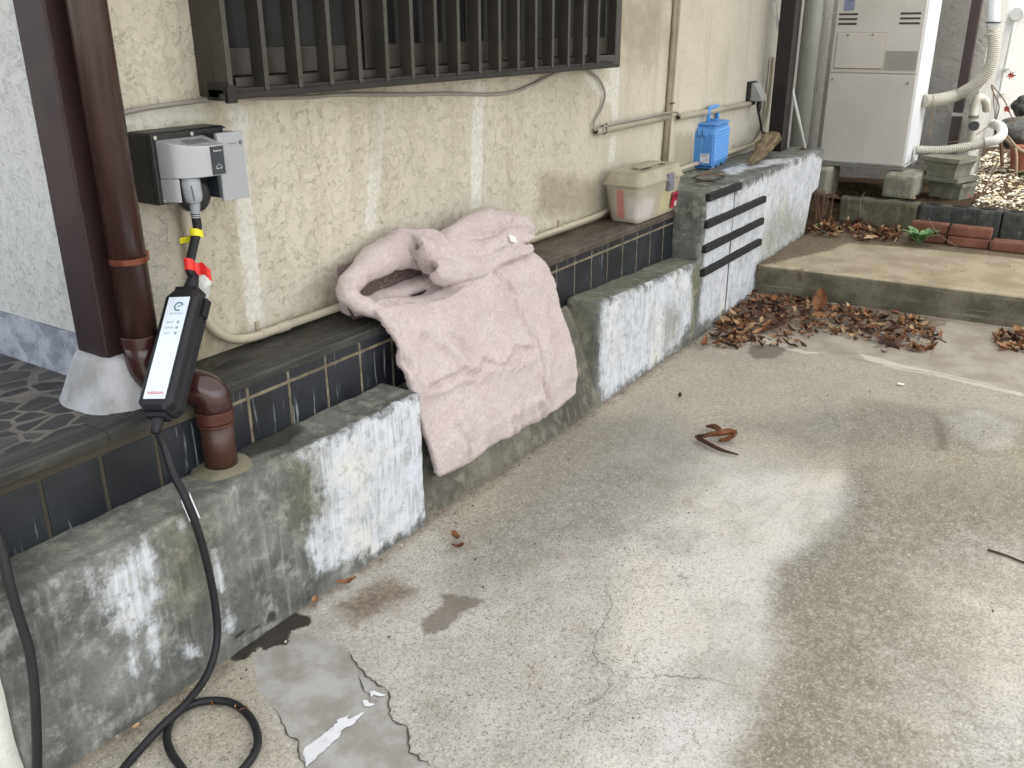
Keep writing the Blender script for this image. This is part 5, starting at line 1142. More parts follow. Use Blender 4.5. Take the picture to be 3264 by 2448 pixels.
build_misc()
# ================================================================== BACKGROUND WALLS
def build_background():
    K = empty('back_wall', (7.45, .5, 0)); tag(K, 'grey rough stucco house wall behind the water heater', 'wall')
    b = MB(); b.grid(lambda u, v: V(7.45, -.685+(1.1)*u, .2+2.9*v), 20, 40); b.box(7.452, 8.2, -.685, .42, .2, 3.1); b.build('stucco', M_wgrey, K)
    b = MB(); b.box(6.36, 7.449, .40, .55, .1, 3.1); o = b.build('recess_wall', M_wgrey, None, origin=(6.9, .4, .2)); tag(o, 'shaded grey stucco wall strip seen left of the water heater', 'wall')
    K = empty('garden_wall', (9.6, -2, .3)); tag(K, 'bright sunlit white rendered wall beyond the garden', 'wall')
    b = MB(); b.grid(lambda u, v: V(9.6, -7+8.5*u, .1+3.4*v), 20, 10); b.box(9.602, 9.8, -7, 1.5, .1, 3.5); b.build('render_coat', M_wfar, K)
    M5 = plain('pale_pipe', 'b9bbb6', .5, 0, .08)
    K = empty('wall_conduit', (9.5, -.6, .5)); tag(K, 'thin pale conduit with round box running down the bright far wall', 'conduit')
    b = MB(); b.tube([on(3243, 50, 'x', 9.55), on(3225, 110, 'x', 9.55), on(3200, 230, 'x', 9.55), on(3180, 330, 'x', 9.55), on(3172, 430, 'x', 9.55)], .014, 10); b.build('pipe_run', M5, K, smooth=True)
    p = V(*on(3240, 45, 'x', 9.53)); b = MB(); b.cyl(p, p+V(.06, 0, 0), .055, seg=18); b.build('junction_box', M5, K, bevel=.004)
    for y_ in (220, 300): 
        p = V(*on(3205 if y_ == 220 else 3188, y_, 'x', 9.54)); b = MB(); b.box(p.x-.01, p.x+.05, p.y-.03, p.y+.03, p.z-.008, p.z+.008); b.build('clip', M5, K)
    # brown square downpipe behind
    a0 = on(3116, 0, 'x', 7.36); a1 = on(3040, 445, 'x', 7.36); yc = (a0[1]+a1[1])/2; MBr = plain('dark_brown_pipe', '35292a', .4, 0, .12)
    K = empty('back_downpipe', (7.36, yc, .4)); tag(K, 'dark brown square downpipe on the grey wall right of the water heater', 'pipe')
    b = MB(); b.prism([(7.34, a0[1]-.030, 2.9), (7.34, a0[1]+.034, 2.9), (7.40, a0[1]+.034, 2.9), (7.40, a0[1]-.030, 2.9)], (0, 0, -2.45)); b.build('pipe', MBr, K, bevel=.004)
    z = float(on(3050, 365, 'x', 7.34)[2]); b = MB(); b.box(7.335, 7.44, a0[1]-.034, a0[1]+.038, z-.012, z+.012); b.build('bracket', plain('bracket_steel', 'a9a9a4', .35, .8), K, bevel=.001)
    # corrugated hoses
    MH = plain('hose_white', 'aaa89d', .5, 0, .06, .02, 20)
    def corr(pts, r, pitch, am, n_=10, seg=16):
        P = crv(pts, n_); L = [0]
        for i in range(1, len(P)): L.append(L[-1]+(P[i]-P[i-1]).length)
        m = int(L[-1]/pitch*4); Q = []; rr = []
        for k in range(m+1):
            s_ = L[-1]*k/m; i = max(0, min(len(P)-2, np.searchsorted(L, s_)-1)); f = (s_-L[i])/(L[i+1]-L[i]+1e-9); Q.append(P[i].lerp(P[i+1], f)); rr.append(r+am*(1 if k % 4 in (1, 2) else -1))
        return MB().tube(Q, rr, seg)
    X = 7.22; q = lambda x, y, xx=X: V(*on(x, y, 'x', xx))
    K = empty('upper_hose', tuple(q(3050, 300))); tag(K, 'thick grey corrugated hose bending up from the heater side', 'hose')
    corr([q(2945, 322, 7.0), q(2990, 318, 7.1), q(3050, 303), q(3110, 270), q(3152, 220), q(3168, 150), q(3166, 90)], .040, .0125, .0028).build('hose', MH, K, smooth=False)
    b = MB(); b.tube([q(3166, 88), q(3168, 60), q(3172, -40), q(3180, -300)], .036, 18); b.build('pipe_cover', plain('pipe_cover_white', 'c4c8cc', .4), K, smooth=True)
    for x_, y_ in ((3167, 72), (3164, 108)):
        p = q(x_, y_); b = MB(); b.cyl(p-V(0, 0, .005), p+V(0, 0, .005), .0445, seg=20); b.build('hose_tie', plain('tie_dark', '3a3a38', .5) if y_ == 72 else MH, K)
    K = empty('lower_hose', tuple(q(3050, 475))); tag(K, 'pale corrugated hose low behind the stacked concrete caps with white elbow end', 'hose')
    corr([q(2920, 478, 6.95), q(2990, 480, 7.0), q(3060, 472, 7.05), q(3130, 458, 7.1), q(3150, 452, 7.1)], .030, .012, .0024).build('hose', MH, K)
    b = MB(); b.tube(crv([q(3142, 454, 7.1), q(3175, 446, 7.1), q(3194, 428, 7.15), q(3190, 405, 7.3), q(3165, 395, 7.5)], 8), [.033]*33, 18); b.build('elbow', plain('elbow_white', 'c9cac4', .35), K, smooth=True)
    K = empty('valve_pipe', tuple(q(3100, 440, 7.3))); tag(K, 'pale insulated pipe bend with round black valve knob by the wall', 'pipe')
    b = MB(); b.tube(crv([q(3095, 460, 7.3), q(3100, 400, 7.3), q(3105, 345, 7.3), q(3115, 318, 7.3), q(3130, 312, 7.32), q(3142, 325, 7.35), q(3145, 350, 7.4)], 6), .028, 16); b.build('insulation', MH, K, smooth=True)
    p = q(3102, 400, 7.26); b = MB(); b.cyl(p-V(.03, .012, 0), p+V(.0, 0, 0), .034, .030, seg=20); b.build('knob', M_blk, K, bevel=.003)
    p = q(3104, 372, 7.3); b = MB(); b.cyl(p-V(0, 0, .01), p+V(0, 0, .01), .034, seg=18); b.build('pipe_joint', plain('joint_dark', '55534d', .5), K, bevel=.002)
build_background()

# ================================================================== WATER HEATER
def build_heater():
    n = N('heater_paint'); s_ = n.noise(1, 5, .6, vec=n.pos(20, 20, 2)); c = n.mix(n.step(n.noise(2, 4), .3, .7), 'b0aea8', 'bbb9b4'); c = n.mix(n.step(s_, .58, .8, 0, .3), c, '9a9689'); c = n.mix(n.step(n.noise(60, 5, .7), .62, .8, 0, .25), c, '857d6c')
    MHt = n.fin(c, .42, n.bump(n.noise(9, 2), .03, .01), spec=.4)
    MW = plain('heater_skylit_side', 'cfd2d4', .4, 0, .03, .02, 20)  # cabinet sides lighter and bluer than the front: sky light put into the colour
    K = empty('water_heater', (7.0, -.1, .555)); tag(K, 'large pale grey outdoor water heater cabinet raised on concrete blocks', 'water heater')
    x0, x1, y0, y1 = 6.76, 7.18, -.398, .188
    b = MB(); b.box(x0+.012, x1, y0, y1, .575, 2.35); b.build('cabinet', MW, K, bevel=.006)
    b = MB(); b.box(x0-.002, x0+.0115, y0+.014, y1-.004, 1.182, 2.33); up_ = b.build('upper_panel', MHt, K, bevel=.005)
    b = MB(); b.box(x0-.002, x0+.0115, y0+.014, y1-.004, .585, 1.176); lo = b.build('lower_panel', MHt, K, bevel=.005)
    b = MB(); b.box(x0+.004, x1-.01, y0+.008, y1-.008, .552, .5745); b.build('base_rail', plain('base_grey', '75746f', .5), K, bevel=.003)
    MSl = plain('slot_dark', '3a3936', .8)
    def slot(ya, yb, z):
        b = MB(); r = .0065; P = [(x0-.0028, yy+r*math.cos(a), z+r*math.sin(a)) for yy, aa in ((yb-r, np.linspace(-90, 90, 7)), (ya+r, np.linspace(90, 270, 7))) for a in np.radians(aa)]
        b.prism(P, (.002, 0, 0)); b.build('vent_slot', MSl, up_)
    for dz in (0, -.030, -.060): slot(.040, .166, 1.553+dz); slot(-.358, -.228, 1.555+dz)
    b = MB(); b.box(x0-.0065, x0-.002, -.158, .157, 1.212, 1.436); pn = b.build('access_panel', MHt, up_, bevel=.018, ang=80); pn.modifiers['bevel'].width = .004
    b = MB(); b.box(x0-.0032, x0-.0022, -.161, .160, 1.206, 1.439); b.build('panel_gap', plain('rust_stain', '8c7550', .8), up_)
    for y_, z_, par in ((.088, 1.423, up_), (-.072, 1.425, up_), (.158, 1.135, lo), (-.338, 1.125, lo)):
        b = MB(); b.cyl((x0-.0095, y_, z_), (x0-.001, y_, z_), .008, seg=14); b.build('screw', plain('screw_dull', '85837d', .4, .6), par, bevel=.001)
    b = MB(); b.box(x0-.0026, x0-.0018, -.372, -.170, 1.20, 1.325)
    rp_ = b.build('rating_plate', plain('faded_plate', '8f8e88', .6, 0, .05), up_)
    for k in range(7):
        b = MB(); b.box(x0-.0030, x0-.0026, -.365, -.18-.03*(k % 3), 1.312-.016*k, 1.3145-.016*k); b.build('print_line', plain('faded_print', '82817c', .6), rp_)
    b = MB(); b.box(x0-.0026, x0-.0018, .070, .140, 1.575, 1.68); st = b.build('sticker', plain('sticker_blue', '747f96', .5, 0, .2, scale=300), up_)
    b = MB(); b.box(x0-.003, x0-.0026, .078, .132, 1.64, 1.665); b.build('sticker_print', plain('sticker_ink', '3d4352', .5), st)
build_heater()

# ================================================================== BLOCKS, BRICKS, STACKED CAPS
M_cin = m_conc('green_block', '62614f', '47463a', '77765f', moss='57583f'); M_cin2 = m_conc('dark_block', '3f4341', '2d302f', '555a57'); M_sup = m_conc('pale_block', '8b8b7c', '64645a', 'a0a092'); 
def m_brick():
    n = N('red_brick'); f = n.noise(60, 5, .7); c = n.mix(n.step(n.noise(8, 4), .3, .7), '67473a', '80594a'); c = n.mix(n.step(f, .5, .75, 0, .5), c, '5b2d1c'); c = n.mix(n.step(n.noise(20, 5, .7), .6, .8, 0, .4), c, 'a98b73')
    return n.fin(c, .9, n.bump(f, .6, .003), spec=.2)
M_brick = m_brick()
def zero_attrs(o, **kw):
    for k in ('white', 'moss', 'damp'): setattr_f(o, k, [kw.get(k, 0)]*len(o.data.vertices))
def build_blocks():
    G = 'hollow concrete blocks edging the garden bed'
    def hollow(y0, y1, mat, label, x0=6.44, z0=.205, z1=.394, dz=0):
        vs, fs = rough_box((x0, y0, z0), (x0+.115, y1, z1), .02, .006, .0025, 30, int(abs(y0)*100)); b = MB().add(vs, fs)
        o = b.build('concrete_block', mat, None, origin=(x0+.05, (y0+y1)/2, z0), smooth=True); zero_attrs(o, moss=.3); tag(o, label, 'concrete block', G)
        n = 3; L = (y1-y0)
        for k in range(n):
            c = y0+L*(k+.5)/n; h = MB(); K = 14; h.add([V(x0+.058+.026*math.cos(t), c+L/n*.33*math.sin(t), z1+.0045) for t in np.linspace(0, 2*math.pi, K+1)[:-1]], [tuple(range(K))]); h.build('core_hole', plain('hole_black', '14130f', .9), o)
    hollow(-.575, -.075, M_cin, 'olive green hollow concrete block under the water heater front')
    hollow(-1.070, -.583, M_cin2, 'dark grey hollow concrete block behind the red bricks'); hollow(-1.560, -1.078, M_cin2, 'dark grey hollow concrete block cut by the right edge of the photo')
    def sup(a, b_, label):
        vs, fs = rough_box(a, b_, .02, .006, .002, 30, 5); o = MB().add(vs, fs).build('support_block', M_sup, None, origin=a, smooth=True); zero_attrs(o, moss=.35); tag(o, label, 'concrete block', 'blocks holding up the water heater')
    sup((6.556, -.512, .40), (6.95, -.315, .548), 'pale green concrete block supporting the right front corner of the heater')
    sup((6.62, .075, .33), (6.95, .20, .548), 'narrow pale concrete block supporting the left front corner of the heater')
    GB = 'red bricks laid on the step'
    def brick(x0, y0, y1, z0, label, rot=0, dp=.1):
        vs, fs = rough_box((x0, y0, z0), (x0+dp, y1, z0+.0585), .012, .004, .0015, 40, int(abs(y0)*50+z0*99)); o = MB().add(vs, fs).build('red_brick', M_brick, None, origin=(x0+dp/2, (y0+y1)/2, z0), smooth=True); o.rotation_euler.z = rot; tag(o, label, 'brick', GB)
    brick(6.165, -.815, -.600, STEPZ+.002, 'bottom red brick of the left pair behind the green weed'); brick(6.155, -.812, -.595, STEPZ+.063, 'top red brick of the left pair behind the green weed')
    brick(6.140, -1.058, -.824, STEPZ+.002, 'bottom red brick of the middle pair'); brick(6.145, -1.060, -.828, STEPZ+.063, 'top red brick of the middle pair')
    brick(6.125, -1.300, -1.070, STEPZ+.002, 'single red brick at the right edge, lying flat', 0, .12)
    # stacked caps
    GC = 'moulded concrete caps stacked in the garden'
    def cap(cx, cy, zt, hw, th, hb, nb, rot, label, nw):
        K = 32; rings = []
        prof = [(zt, hw-.004), (zt, hw), (zt-th, hw), (zt-th, hw-.004)]+[(zt-th-(hb)*t, hw-.012-(hw-.012-nw)*math.sin(t*math.pi/2)**.8) for t in (0.05, .25, .5, .75, 1)]
        vs = []; cr, sr = math.cos(rot), math.sin(rot)
        for z, h in prof:
            for k in range(4*10):
                e = k//10; t = (k % 10)/10*2-1; x, y = [(-h, t*h), (t*h, h), (h, -t*h), (-t*h, -h)][e]
                nz = .003*mn.noise(V(x*14, y*14, z*20)); vs.append(V(cx+(x+nz)*cr-(y+nz)*sr, cy+(x+nz)*sr+(y+nz)*cr, z+nz))
        m = 40; fs = [(i*m+k, i*m+(k+1) % m, (i+1)*m+(k+1) % m, (i+1)*m+k) for i in range(len(prof)-1) for k in range(m)]+[tuple(range(m)), tuple((len(prof)-1)*m+k for k in range(m))[::-1]]
        b = MB().add(vs, fs); o = b.build('concrete_plinth', M_cap, None, origin=(cx, cy, zt-th-hb), smooth=False); zero_attrs(o, moss=.42); tag(o, label, 'concrete cap', GC); return o
    rt = R(-20)
    cap(6.905, -.655, .655, .135, .026, .100, 0, rt, 'topmost moulded concrete cap of the garden stack', .100)
    cap(6.91, -.665, .527, .140, .026, .012, 0, rt, 'second moulded concrete cap, wide plate in the middle of the stack', .12)
    cap(6.955, -.690, .487, .125, .024, .085, 0, rt+.05, 'lowest moulded concrete cap of the garden stack', .105)
build_blocks()

# ================================================================== GARDEN SOIL, GRAVEL, ROCKS
def soilz(x, y):
    base = .375 if x > 6.55 else .20
    if x < 6.55: return STEPZ-.01 if y < -.1 else .19
    t = max(0, min(1, (x-7.1)/2.2)); s_ = max(0, min(1, (-.55-y)/.4))
    z = base+.10*t*s_+.04*t
    if x < 7.2 and -.6 < y < .3: z -= .10*math.exp(-((x-6.85)/.16)**2-((y+.12)/.2)**2)
    return z+.02*mn.noise(V(x*3, y*3, 0))+.006*mn.noise(V(x*14, y*14, 4))
def build_garden():
    n = N('garden_soil'); f = n.noise(40, 6, .75); c = n.mix(n.step(f, .35, .65), '2e251c', '5d4c3a'); c = n.mix(n.step(n.noise(160, 3, .7), .6, .7, 0, .6), c, '8b7a64')
    b = MB(); x0, x1, y0, y1 = 6.50, 9.62, -5.5, .45; b.grid(lambda u, v: V(x0+(x1-x0)*u**1.5, y1+(y0-y1)*v**1.6, soilz(x0+(x1-x0)*u**1.5+.06, y1+(y0-y1)*v**1.6)), 110, 120)
    o = b.build('garden_soil', n.fin(c, .95, n.bump(f, 1, .015), spec=.15), smooth=True); tag(o, kind='structure')
    b = MB(); b.grid(lambda u, v: V(5.9+.78*u, -.10+.57*v, .20+.17*max(0, min(1, (u-.66)/.13))+.02*mn.noise(V(u*9, v*9, 0))-(.03 if v < .2 else 0)), 40, 20); o = b.build('soil', o.data.materials[0], smooth=True); tag(o, kind='structure')
    rnd = random.Random(21); b = MB()
    def stone(p, r, mi):
        c = []; 
        for d in ((1, 0, 0), (-1, 0, 0), (0, 1, 0), (0, -1, 0), (0, 0, 1), (0, 0, -1), (.6, .6, .5), (-.6, .6, .5), (.6, -.6, .5), (-.6, -.6, .5)): c.append(V(*d)*r*rnd.uniform(.75, 1.2))
        rot = Matrix.Rotation(rnd.uniform(0, 6), 3, 'Z'); S_ = V(rnd.uniform(.8, 1.5), 1, rnd.uniform(.6, .9)); v = [V(*p)+rot@V(q.x*S_.x, q.y*S_.y, q.z*S_.z) for q in c]
        b.add(v, [(4, 6, 7), (4, 7, 9), (4, 9, 8), (4, 8, 6), (0, 2, 6), (2, 7, 6), (2, 1, 7), (1, 9, 7), (1, 3, 9), (3, 8, 9), (3, 0, 8), (0, 6, 8), (5, 2, 0), (5, 1, 2), (5, 3, 1), (5, 0, 3)], mi)
    for k in range(5200):
        x = rnd.uniform(6.62, 9.2); y = rnd.uniform(-2.2, -.62)
        if x < 7.15 and y > -.86: continue
        dens = .5+.9*mn.noise(V(x*2.2, y*2.2, 8)); 
        if rnd.random() > dens+.30: continue
        r = rnd.uniform(.006, .017)*(1 if x > 6.8 else .7); stone((x, y, soilz(x, y)+r*.3), r, rnd.choice([0, 0, 1, 2]))
    o = b.build('white_gravel', [plain('gravel_white', 'd6cfba', .8), plain('gravel_cream', 'b6a988', .8), plain('gravel_grey', '97968c', .8)], smooth=False); tag(o, 'loose pale gravel scattered over the garden soil', kind='stuff')
    MR = m_conc('dark_rock', '4a4a47', '2c2c2a', '63635f')
    def rock(c, r, sx, sy, sz, label, seed):
        b = bmesh.new(); bmesh.ops.create_icosphere(b, subdivisions=4, radius=1); b.verts.index_update(); M_ = MB(); vs = []
        for v in b.verts:
            q = v.co*(1+.28*mn.noise(v.co*1.6+V(seed, 0, 0))+.08*mn.noise(v.co*5+V(seed, 2, 0))); vs.append(V(*c)+V(q.x*sx, q.y*sy, q.z*sz)*r)
        M_.add(vs, [tuple(v.index for v in f.verts) for f in b.faces]); b.free(); o = M_.build('rock', MR, None, origin=c, smooth=True); zero_attrs(o); tag(o, label, 'rock', 'garden rocks')
    rock(tuple(on(3240, 425, 'x', 8.1)), .14, 1, 1.1, .8, 'dark rounded rock above the gravel at the right edge', 3); rock(tuple(on(3268, 340, 'x', 8.8)), .10, 1, 1, .9, 'small mossy rock at the right edge near the far wall', 9)
    # terracotta
    p = V(*on(3262, 500, 'x', 7.9)); b = MB(); b.tube([p+V(0, 0, -.09), p+V(0, 0, .05), p+V(0, 0, .051), p+V(0, 0, .08)], [.075, .095, .105, .105], 28); o = b.build('terracotta_pot', plain('terracotta', '7d4a36', .85, 0, .15, .4, 30), None, origin=tuple(p-V(0, 0, .09)), smooth=False); tag(o, 'terracotta pot half hidden at the right edge of the garden', 'pot')
build_garden()

# ================================================================== LEAVES, TWIGS, WEEDS
ML_ = []
for i, h in enumerate(('6a442f', '85593c', '483024', 'a47c57', 'bb9f7a')):
    n = N('dry_leaf_%d' % i); c = n.mix(n.step(n.noise(60, 4, .7), .35, .65), h, tuple(q*.6 for q in lin(h)[:3])); ML_.append(n.fin(c, .65, n.bump(n.noise(120, 3), .4, .002), spec=.3))
def leaf(b, p, L, Wd, rz, curl=.6, pitch=0., roll=0., mi=0, fold=.3, nu=6, nv=4, twist=0):
    M = Matrix.Translation(p)@Matrix.Rotation(rz, 4, 'Z')@Matrix.Rotation(pitch, 4, 'Y')@Matrix.Rotation(roll, 4, 'X'); vs = []
    for i in range(nu+1):
        t = i/nu; wd = Wd*max(.04, math.sin(math.pi*min(1, t*.93+.035))**.8)*(1-.25*t)
        for j in range(nv+1):
            s_ = (j/nv-.5); a = curl*(t-.5)*2; z = L*.30*curl*((t-.5)*2)**2*.8+abs(s_)*wd*fold*2*(1+.3*math.sin(t*9))
            vs.append(M@V((t-.5)*L, s_*wd*(1-.25*abs(fold))+twist*z, z))
    b.add(vs, [(i*(nv+1)+j, (i+1)*(nv+1)+j, (i+1)*(nv+1)+j+1, i*(nv+1)+j+1) for i in range(nu) for j in range(nv)], mi)
def build_leaves():
    rnd = random.Random(5)
    poly1 = gp((2290, 1085), (2300, 1000), (2350, 950), (2410, 940), (2530, 950), (2640, 975), (2770, 1005), (2830, 1030), (2900, 1025), (2960, 1040), (3000, 1080), (2950, 1095), (2850, 1085), (2790, 1060), (2650, 1040), (2540, 1040), (2470, 1065), (2370, 1075), z=.04)
    poly2 = gp((3170, 1085), (3190, 1060), (3300, 1070), (3330, 1120), (3250, 1118), (3190, 1105), z=.04)
    def pile(name, poly, cnt, label, hh, seed):
        rnd = random.Random(seed); b = MB(); Q = np.array(poly); lo, hi = Q.min(0), Q.max(0); k = 0
        while k < cnt:
            x, y = rnd.uniform(lo[0], hi[0]), rnd.uniform(lo[1], hi[1]); d = psdf(np.array([[x, y]]), poly)[0]
            if d > .015+.16*rnd.random()**5: continue
            if x > 5.02-.058*y-.02: continue
            dd = min(1, max(0, -d)/.10); z = gz(x)+rnd.random()*hh*(.15+.85*dd)+.003; L = rnd.uniform(.014, .060)*(1 if rnd.random() < .8 else 1.7)
            leaf(b, (x, y, z), L, L*rnd.uniform(.3, .6), rnd.uniform(0, 6.3), rnd.uniform(.2, 1.3), rnd.gauss(0, .35), rnd.gauss(0, .5), rnd.choice([0, 0, 1, 1, 2, 2, 2, 3, 3, 4]), rnd.uniform(-.5, .6), 4, 3); k += 1
        for q in range(cnt//14):
            x, y = rnd.uniform(lo[0], hi[0]), rnd.uniform(lo[1], hi[1]); d = psdf(np.array([[x, y]]), poly)[0]
            if d > .03: continue
            a = rnd.uniform(0, 6.3); L = rnd.uniform(.03, .1); p = V(x, y, gz(x)+.012+hh*.6*rnd.random()); b.tube([p-V(math.cos(a), math.sin(a), .05)*L/2, p+V(0, 0, .005), p+V(math.cos(a), math.sin(a), .1)*L/2], .0014, 5, mi=2)
        o = b.build(name, ML_, smooth=True); tag(o, label, kind='stuff')
    pile('leaf_litter', poly1, 1000, 'heap of dry brown fallen leaves against the foot of the step', .030, 1)
    pile('leaf_litter', poly2, 180, 'small clump of dry leaves at the right edge below the step', .02, 2)
    pile('leaf_litter', gp((2600, 720), (2680, 690), (2850, 730), (2860, 755), (2760, 765), (2690, 752), (2640, 745), z=STEPZ), 0, '', .03, 3) if False else None
    b = MB(); Q = gp((2580, 745), (2640, 700), (2690, 690), (2760, 722), (2860, 735), (2870, 762), (2770, 768), (2700, 745), (2640, 752), z=STEPZ+.01); A_ = np.array(Q); lo, hi = A_.min(0), A_.max(0); k = 0
    while k < 260:
        x, y = rnd.uniform(lo[0], hi[0]), rnd.uniform(lo[1], hi[1])
        if psdf(np.array([[x, y]]), Q)[0] > .02: continue
        L = rnd.uniform(.03, .085); leaf(b, (x, y, STEPZ+.005+.03*rnd.random()), L, L*rnd.uniform(.35, .6), rnd.uniform(0, 6.3), rnd.uniform(.2, 1.2), rnd.gauss(0, .4), rnd.gauss(0, .5), rnd.choice([0, 1, 2, 2, 3, 4]), rnd.uniform(-.4, .6), 4, 3); k += 1
    for k in range(150):
        x, y = rnd.uniform(6.6, 8.2), rnd.uniform(-1.5, -.3); 
        if x < 7.2 and y > -.86 and rnd.random() < .7: continue
        L = rnd.uniform(.02, .06); leaf(b, (x, y, soilz(x, y)+.02), L, L*.5, rnd.uniform(0, 6.3), rnd.uniform(.2, 1.2), rnd.gauss(0, .4), rnd.gauss(0, .5), rnd.choice([0, 1, 2, 3, 4]), rnd.uniform(-.4, .6), 4, 3)
    o = b.build('leaf_litter', ML_, smooth=True); tag(o, 'scattered brown leaves behind the step and over the garden soil', kind='stuff')
    # single leaves
    G = 'single fallen leaves on the concrete'
    S_ = [((2165, 1268), .05, .02, .4, 2, 'small dark leaf standing curled on the concrete below the right low wall'), ((1450, 1718), .055, .028, 1.0, 1, 'red brown leaf on the pale concrete left of the damp stain'),
          ((1460, 1748), .04, .02, 2.2, 0, 'dark red leaf scrap just below the red brown leaf'), ((1105, 1862), .06, .02, -.5, 1, 'tan rolled leaf at the foot of the left low wall'), ((1003, 1922), .035, .02, .7, 3, 'orange brown leaf scrap at the left low wall foot, near the wet patch'),
          ((685, 2246), .03, .02, .5, 1, 'orange leaf tucked under the cable loop'), ((768, 2270), .035, .022, 1.9, 3, 'curled orange leaf inside the top right of the cable loop'), ((435, 2322), .02, .012, .2, 4, 'tiny yellow leaf left of the cable on the driveway'),
          ((2280, 1075), .12, .03, -.3, 2, 'long rolled leaf lying left of the leaf heap'), ((2240, 1103), .13, .035, .2, 1, 'flat brown leaf beside the foot of the taller wall'), ((2425, 1102), .05, .02, .9, 2, 'dark leaf scrap on the damp spot beyond the joint'),
          ((2650, 983), .06, .03, -.4, 4, 'pale tan leaf lying alone under the step'), ((2880, 1012), .15, .04, -1.1, 1, 'long tan leaf leaning on the step riser')]
    for (px, py), L, Wd, rz, mi, lab in S_:
        p = on(px, py, 'z', gz(4.7) if px > 2400 else .004); b = MB(); leaf(b, (p[0], p[1], p[2]+.004), L, Wd*1.2, rz, 1.0, 0, .2, mi, .45, 8, 4); o = b.build('dry_leaf', ML_, None, origin=tuple(p), smooth=True); tag(o, lab, 'leaf', G)
    for px, py, sz, rz, lab in ((2610, 990, .12, .3, 'large brown leaf standing upright against the step'), (2490, 985, .09, 1.2, 'large dark curled leaf on the back of the leaf heap')):
        p = on(px, py, 'z', .045); b = MB(); up_ = (px == 2610)
        leaf(b, (min(p[0], 5.0), p[1], (.045+sz*.5) if up_ else .085), sz*1.1, sz*.75, R(10), .35, R(-75) if up_ else .1, 0, 1 if up_ else 2, .25, 8, 5); o = b.build('dry_leaf', ML_, None, origin=(min(p[0], 5.0), p[1], .045), smooth=True); tag(o, lab, 'leaf', G)
    # curled strip leaf in the middle of the driveway
    gq = lambda x, y, z=.006: V(*on(x, y, 'z', z)); b = MB()
    def ribbon(pts, wd, mi):
        P = crv(pts, 6); vs = []
        for i, p in enumerate(P):
            t = (P[min(i+1, len(P)-1)]-P[max(i-1, 0)]).normalized(); s_ = i/(len(P)-1); w_ = wd*(.15+math.sin(math.pi*s_)**.6); nrm = V(-t.y, t.x, 0)
            vs += [p+nrm*w_*.5+V(0, 0, w_*.5), p, p-nrm*w_*.4+V(0, 0, w_*.6)]
        b.add(vs, [f for i in range(len(P)-1) for f in ((3*i, 3*i+1, 3*i+4, 3*i+3), (3*i+1, 3*i+2, 3*i+5, 3*i+4))], mi)
    ribbon([gq(2355, 1452), gq(2300, 1440), gq(2255, 1420), gq(2222, 1400, .01), gq(2250, 1392, .02), gq(2300, 1388, .025)], .020, 2); ribbon([gq(2225, 1402, .008), gq(2265, 1392, .02), gq(2300, 1390, .03), gq(2335, 1385, .02), gq(2325, 1405, .008), gq(2290, 1408)], .034, 1); ribbon([gq(2250, 1362, .004), gq(2275, 1368, .012), gq(2300, 1385, .02)], .028, 0)
    o = b.build('curled_leaf', ML_, None, origin=tuple(gq(2280, 1400, 0)), smooth=True); sm = o.modifiers.new('t', 'SOLIDIFY'); sm.thickness = .001; tag(o, 'large twisted brown leaf curl lying alone in the middle of the driveway', 'leaf', G)
    # twigs
    MT_ = plain('twig_bark', '3f3022', .8)
    for pts, r, lab in (([(3148, 1752), (3200, 1768), (3264, 1793), (3300, 1800)], .0035, 'dark straight twig at the right edge of the driveway'), ([(2960, 1072), (2990, 1080), (3016, 1092)], .003, 'dark twig pointing out of the right end of the leaf heap'), ([(2700, 1028), (2740, 1012), (2800, 1006)], .003, 'pale twig lying on top of the leaf heap')):
        b = MB(); z_ = .004 if pts[0][0] > 3100 else .052; b.tube(crv([gq(x, y, z_) for x, y in pts], 4), r, 7); o = b.build('twig', MT_, None, origin=tuple(gq(*pts[1], z_)), smooth=True); tag(o, lab, 'twig', 'twigs on the driveway')
    # debris crumbs
    b = MB(); r2 = random.Random(9)
    for k in range(260):
        if k < 120: x, y = r2.uniform(5.1, 6.4), r2.uniform(-1.9, 0); z = STEPZ+.001
        else: x, y = r2.uniform(.8, 5.0), -abs(r2.gauss(0, .06))-.005 if r2.random() < .6 else r2.uniform(-1.7, 0); z = gz(x)+.001
        s_ = r2.uniform(.001, .004); b.tube([(x, y, z), (x+s_*1.5, y+r2.uniform(-1, 1)*s_, z+s_*.6)], s_*.6, 5, mi=r2.choice([0, 1, 1]))
    o = b.build('grit', [plain('grit_white', 'c9c4b8', .8), plain('grit_dark', '3f352a', .9)]); tag(o, 'crumbs of grit and plant debris on the concrete', kind='stuff')
    # paint chip
    p = gq(2872, 1225); b = MB(); b.grid(lambda u, v: p+V(.02*u-.01, .028*v-.014, .004*math.sin(u*3)+.002), 4, 4); o = b.build('paint_chip', plain('chip_white', 'd7d5cf', .6), None, origin=tuple(p)); tag(o, 'small white paint chip lying right of the middle of the driveway', 'paint chip')
build_leaves()

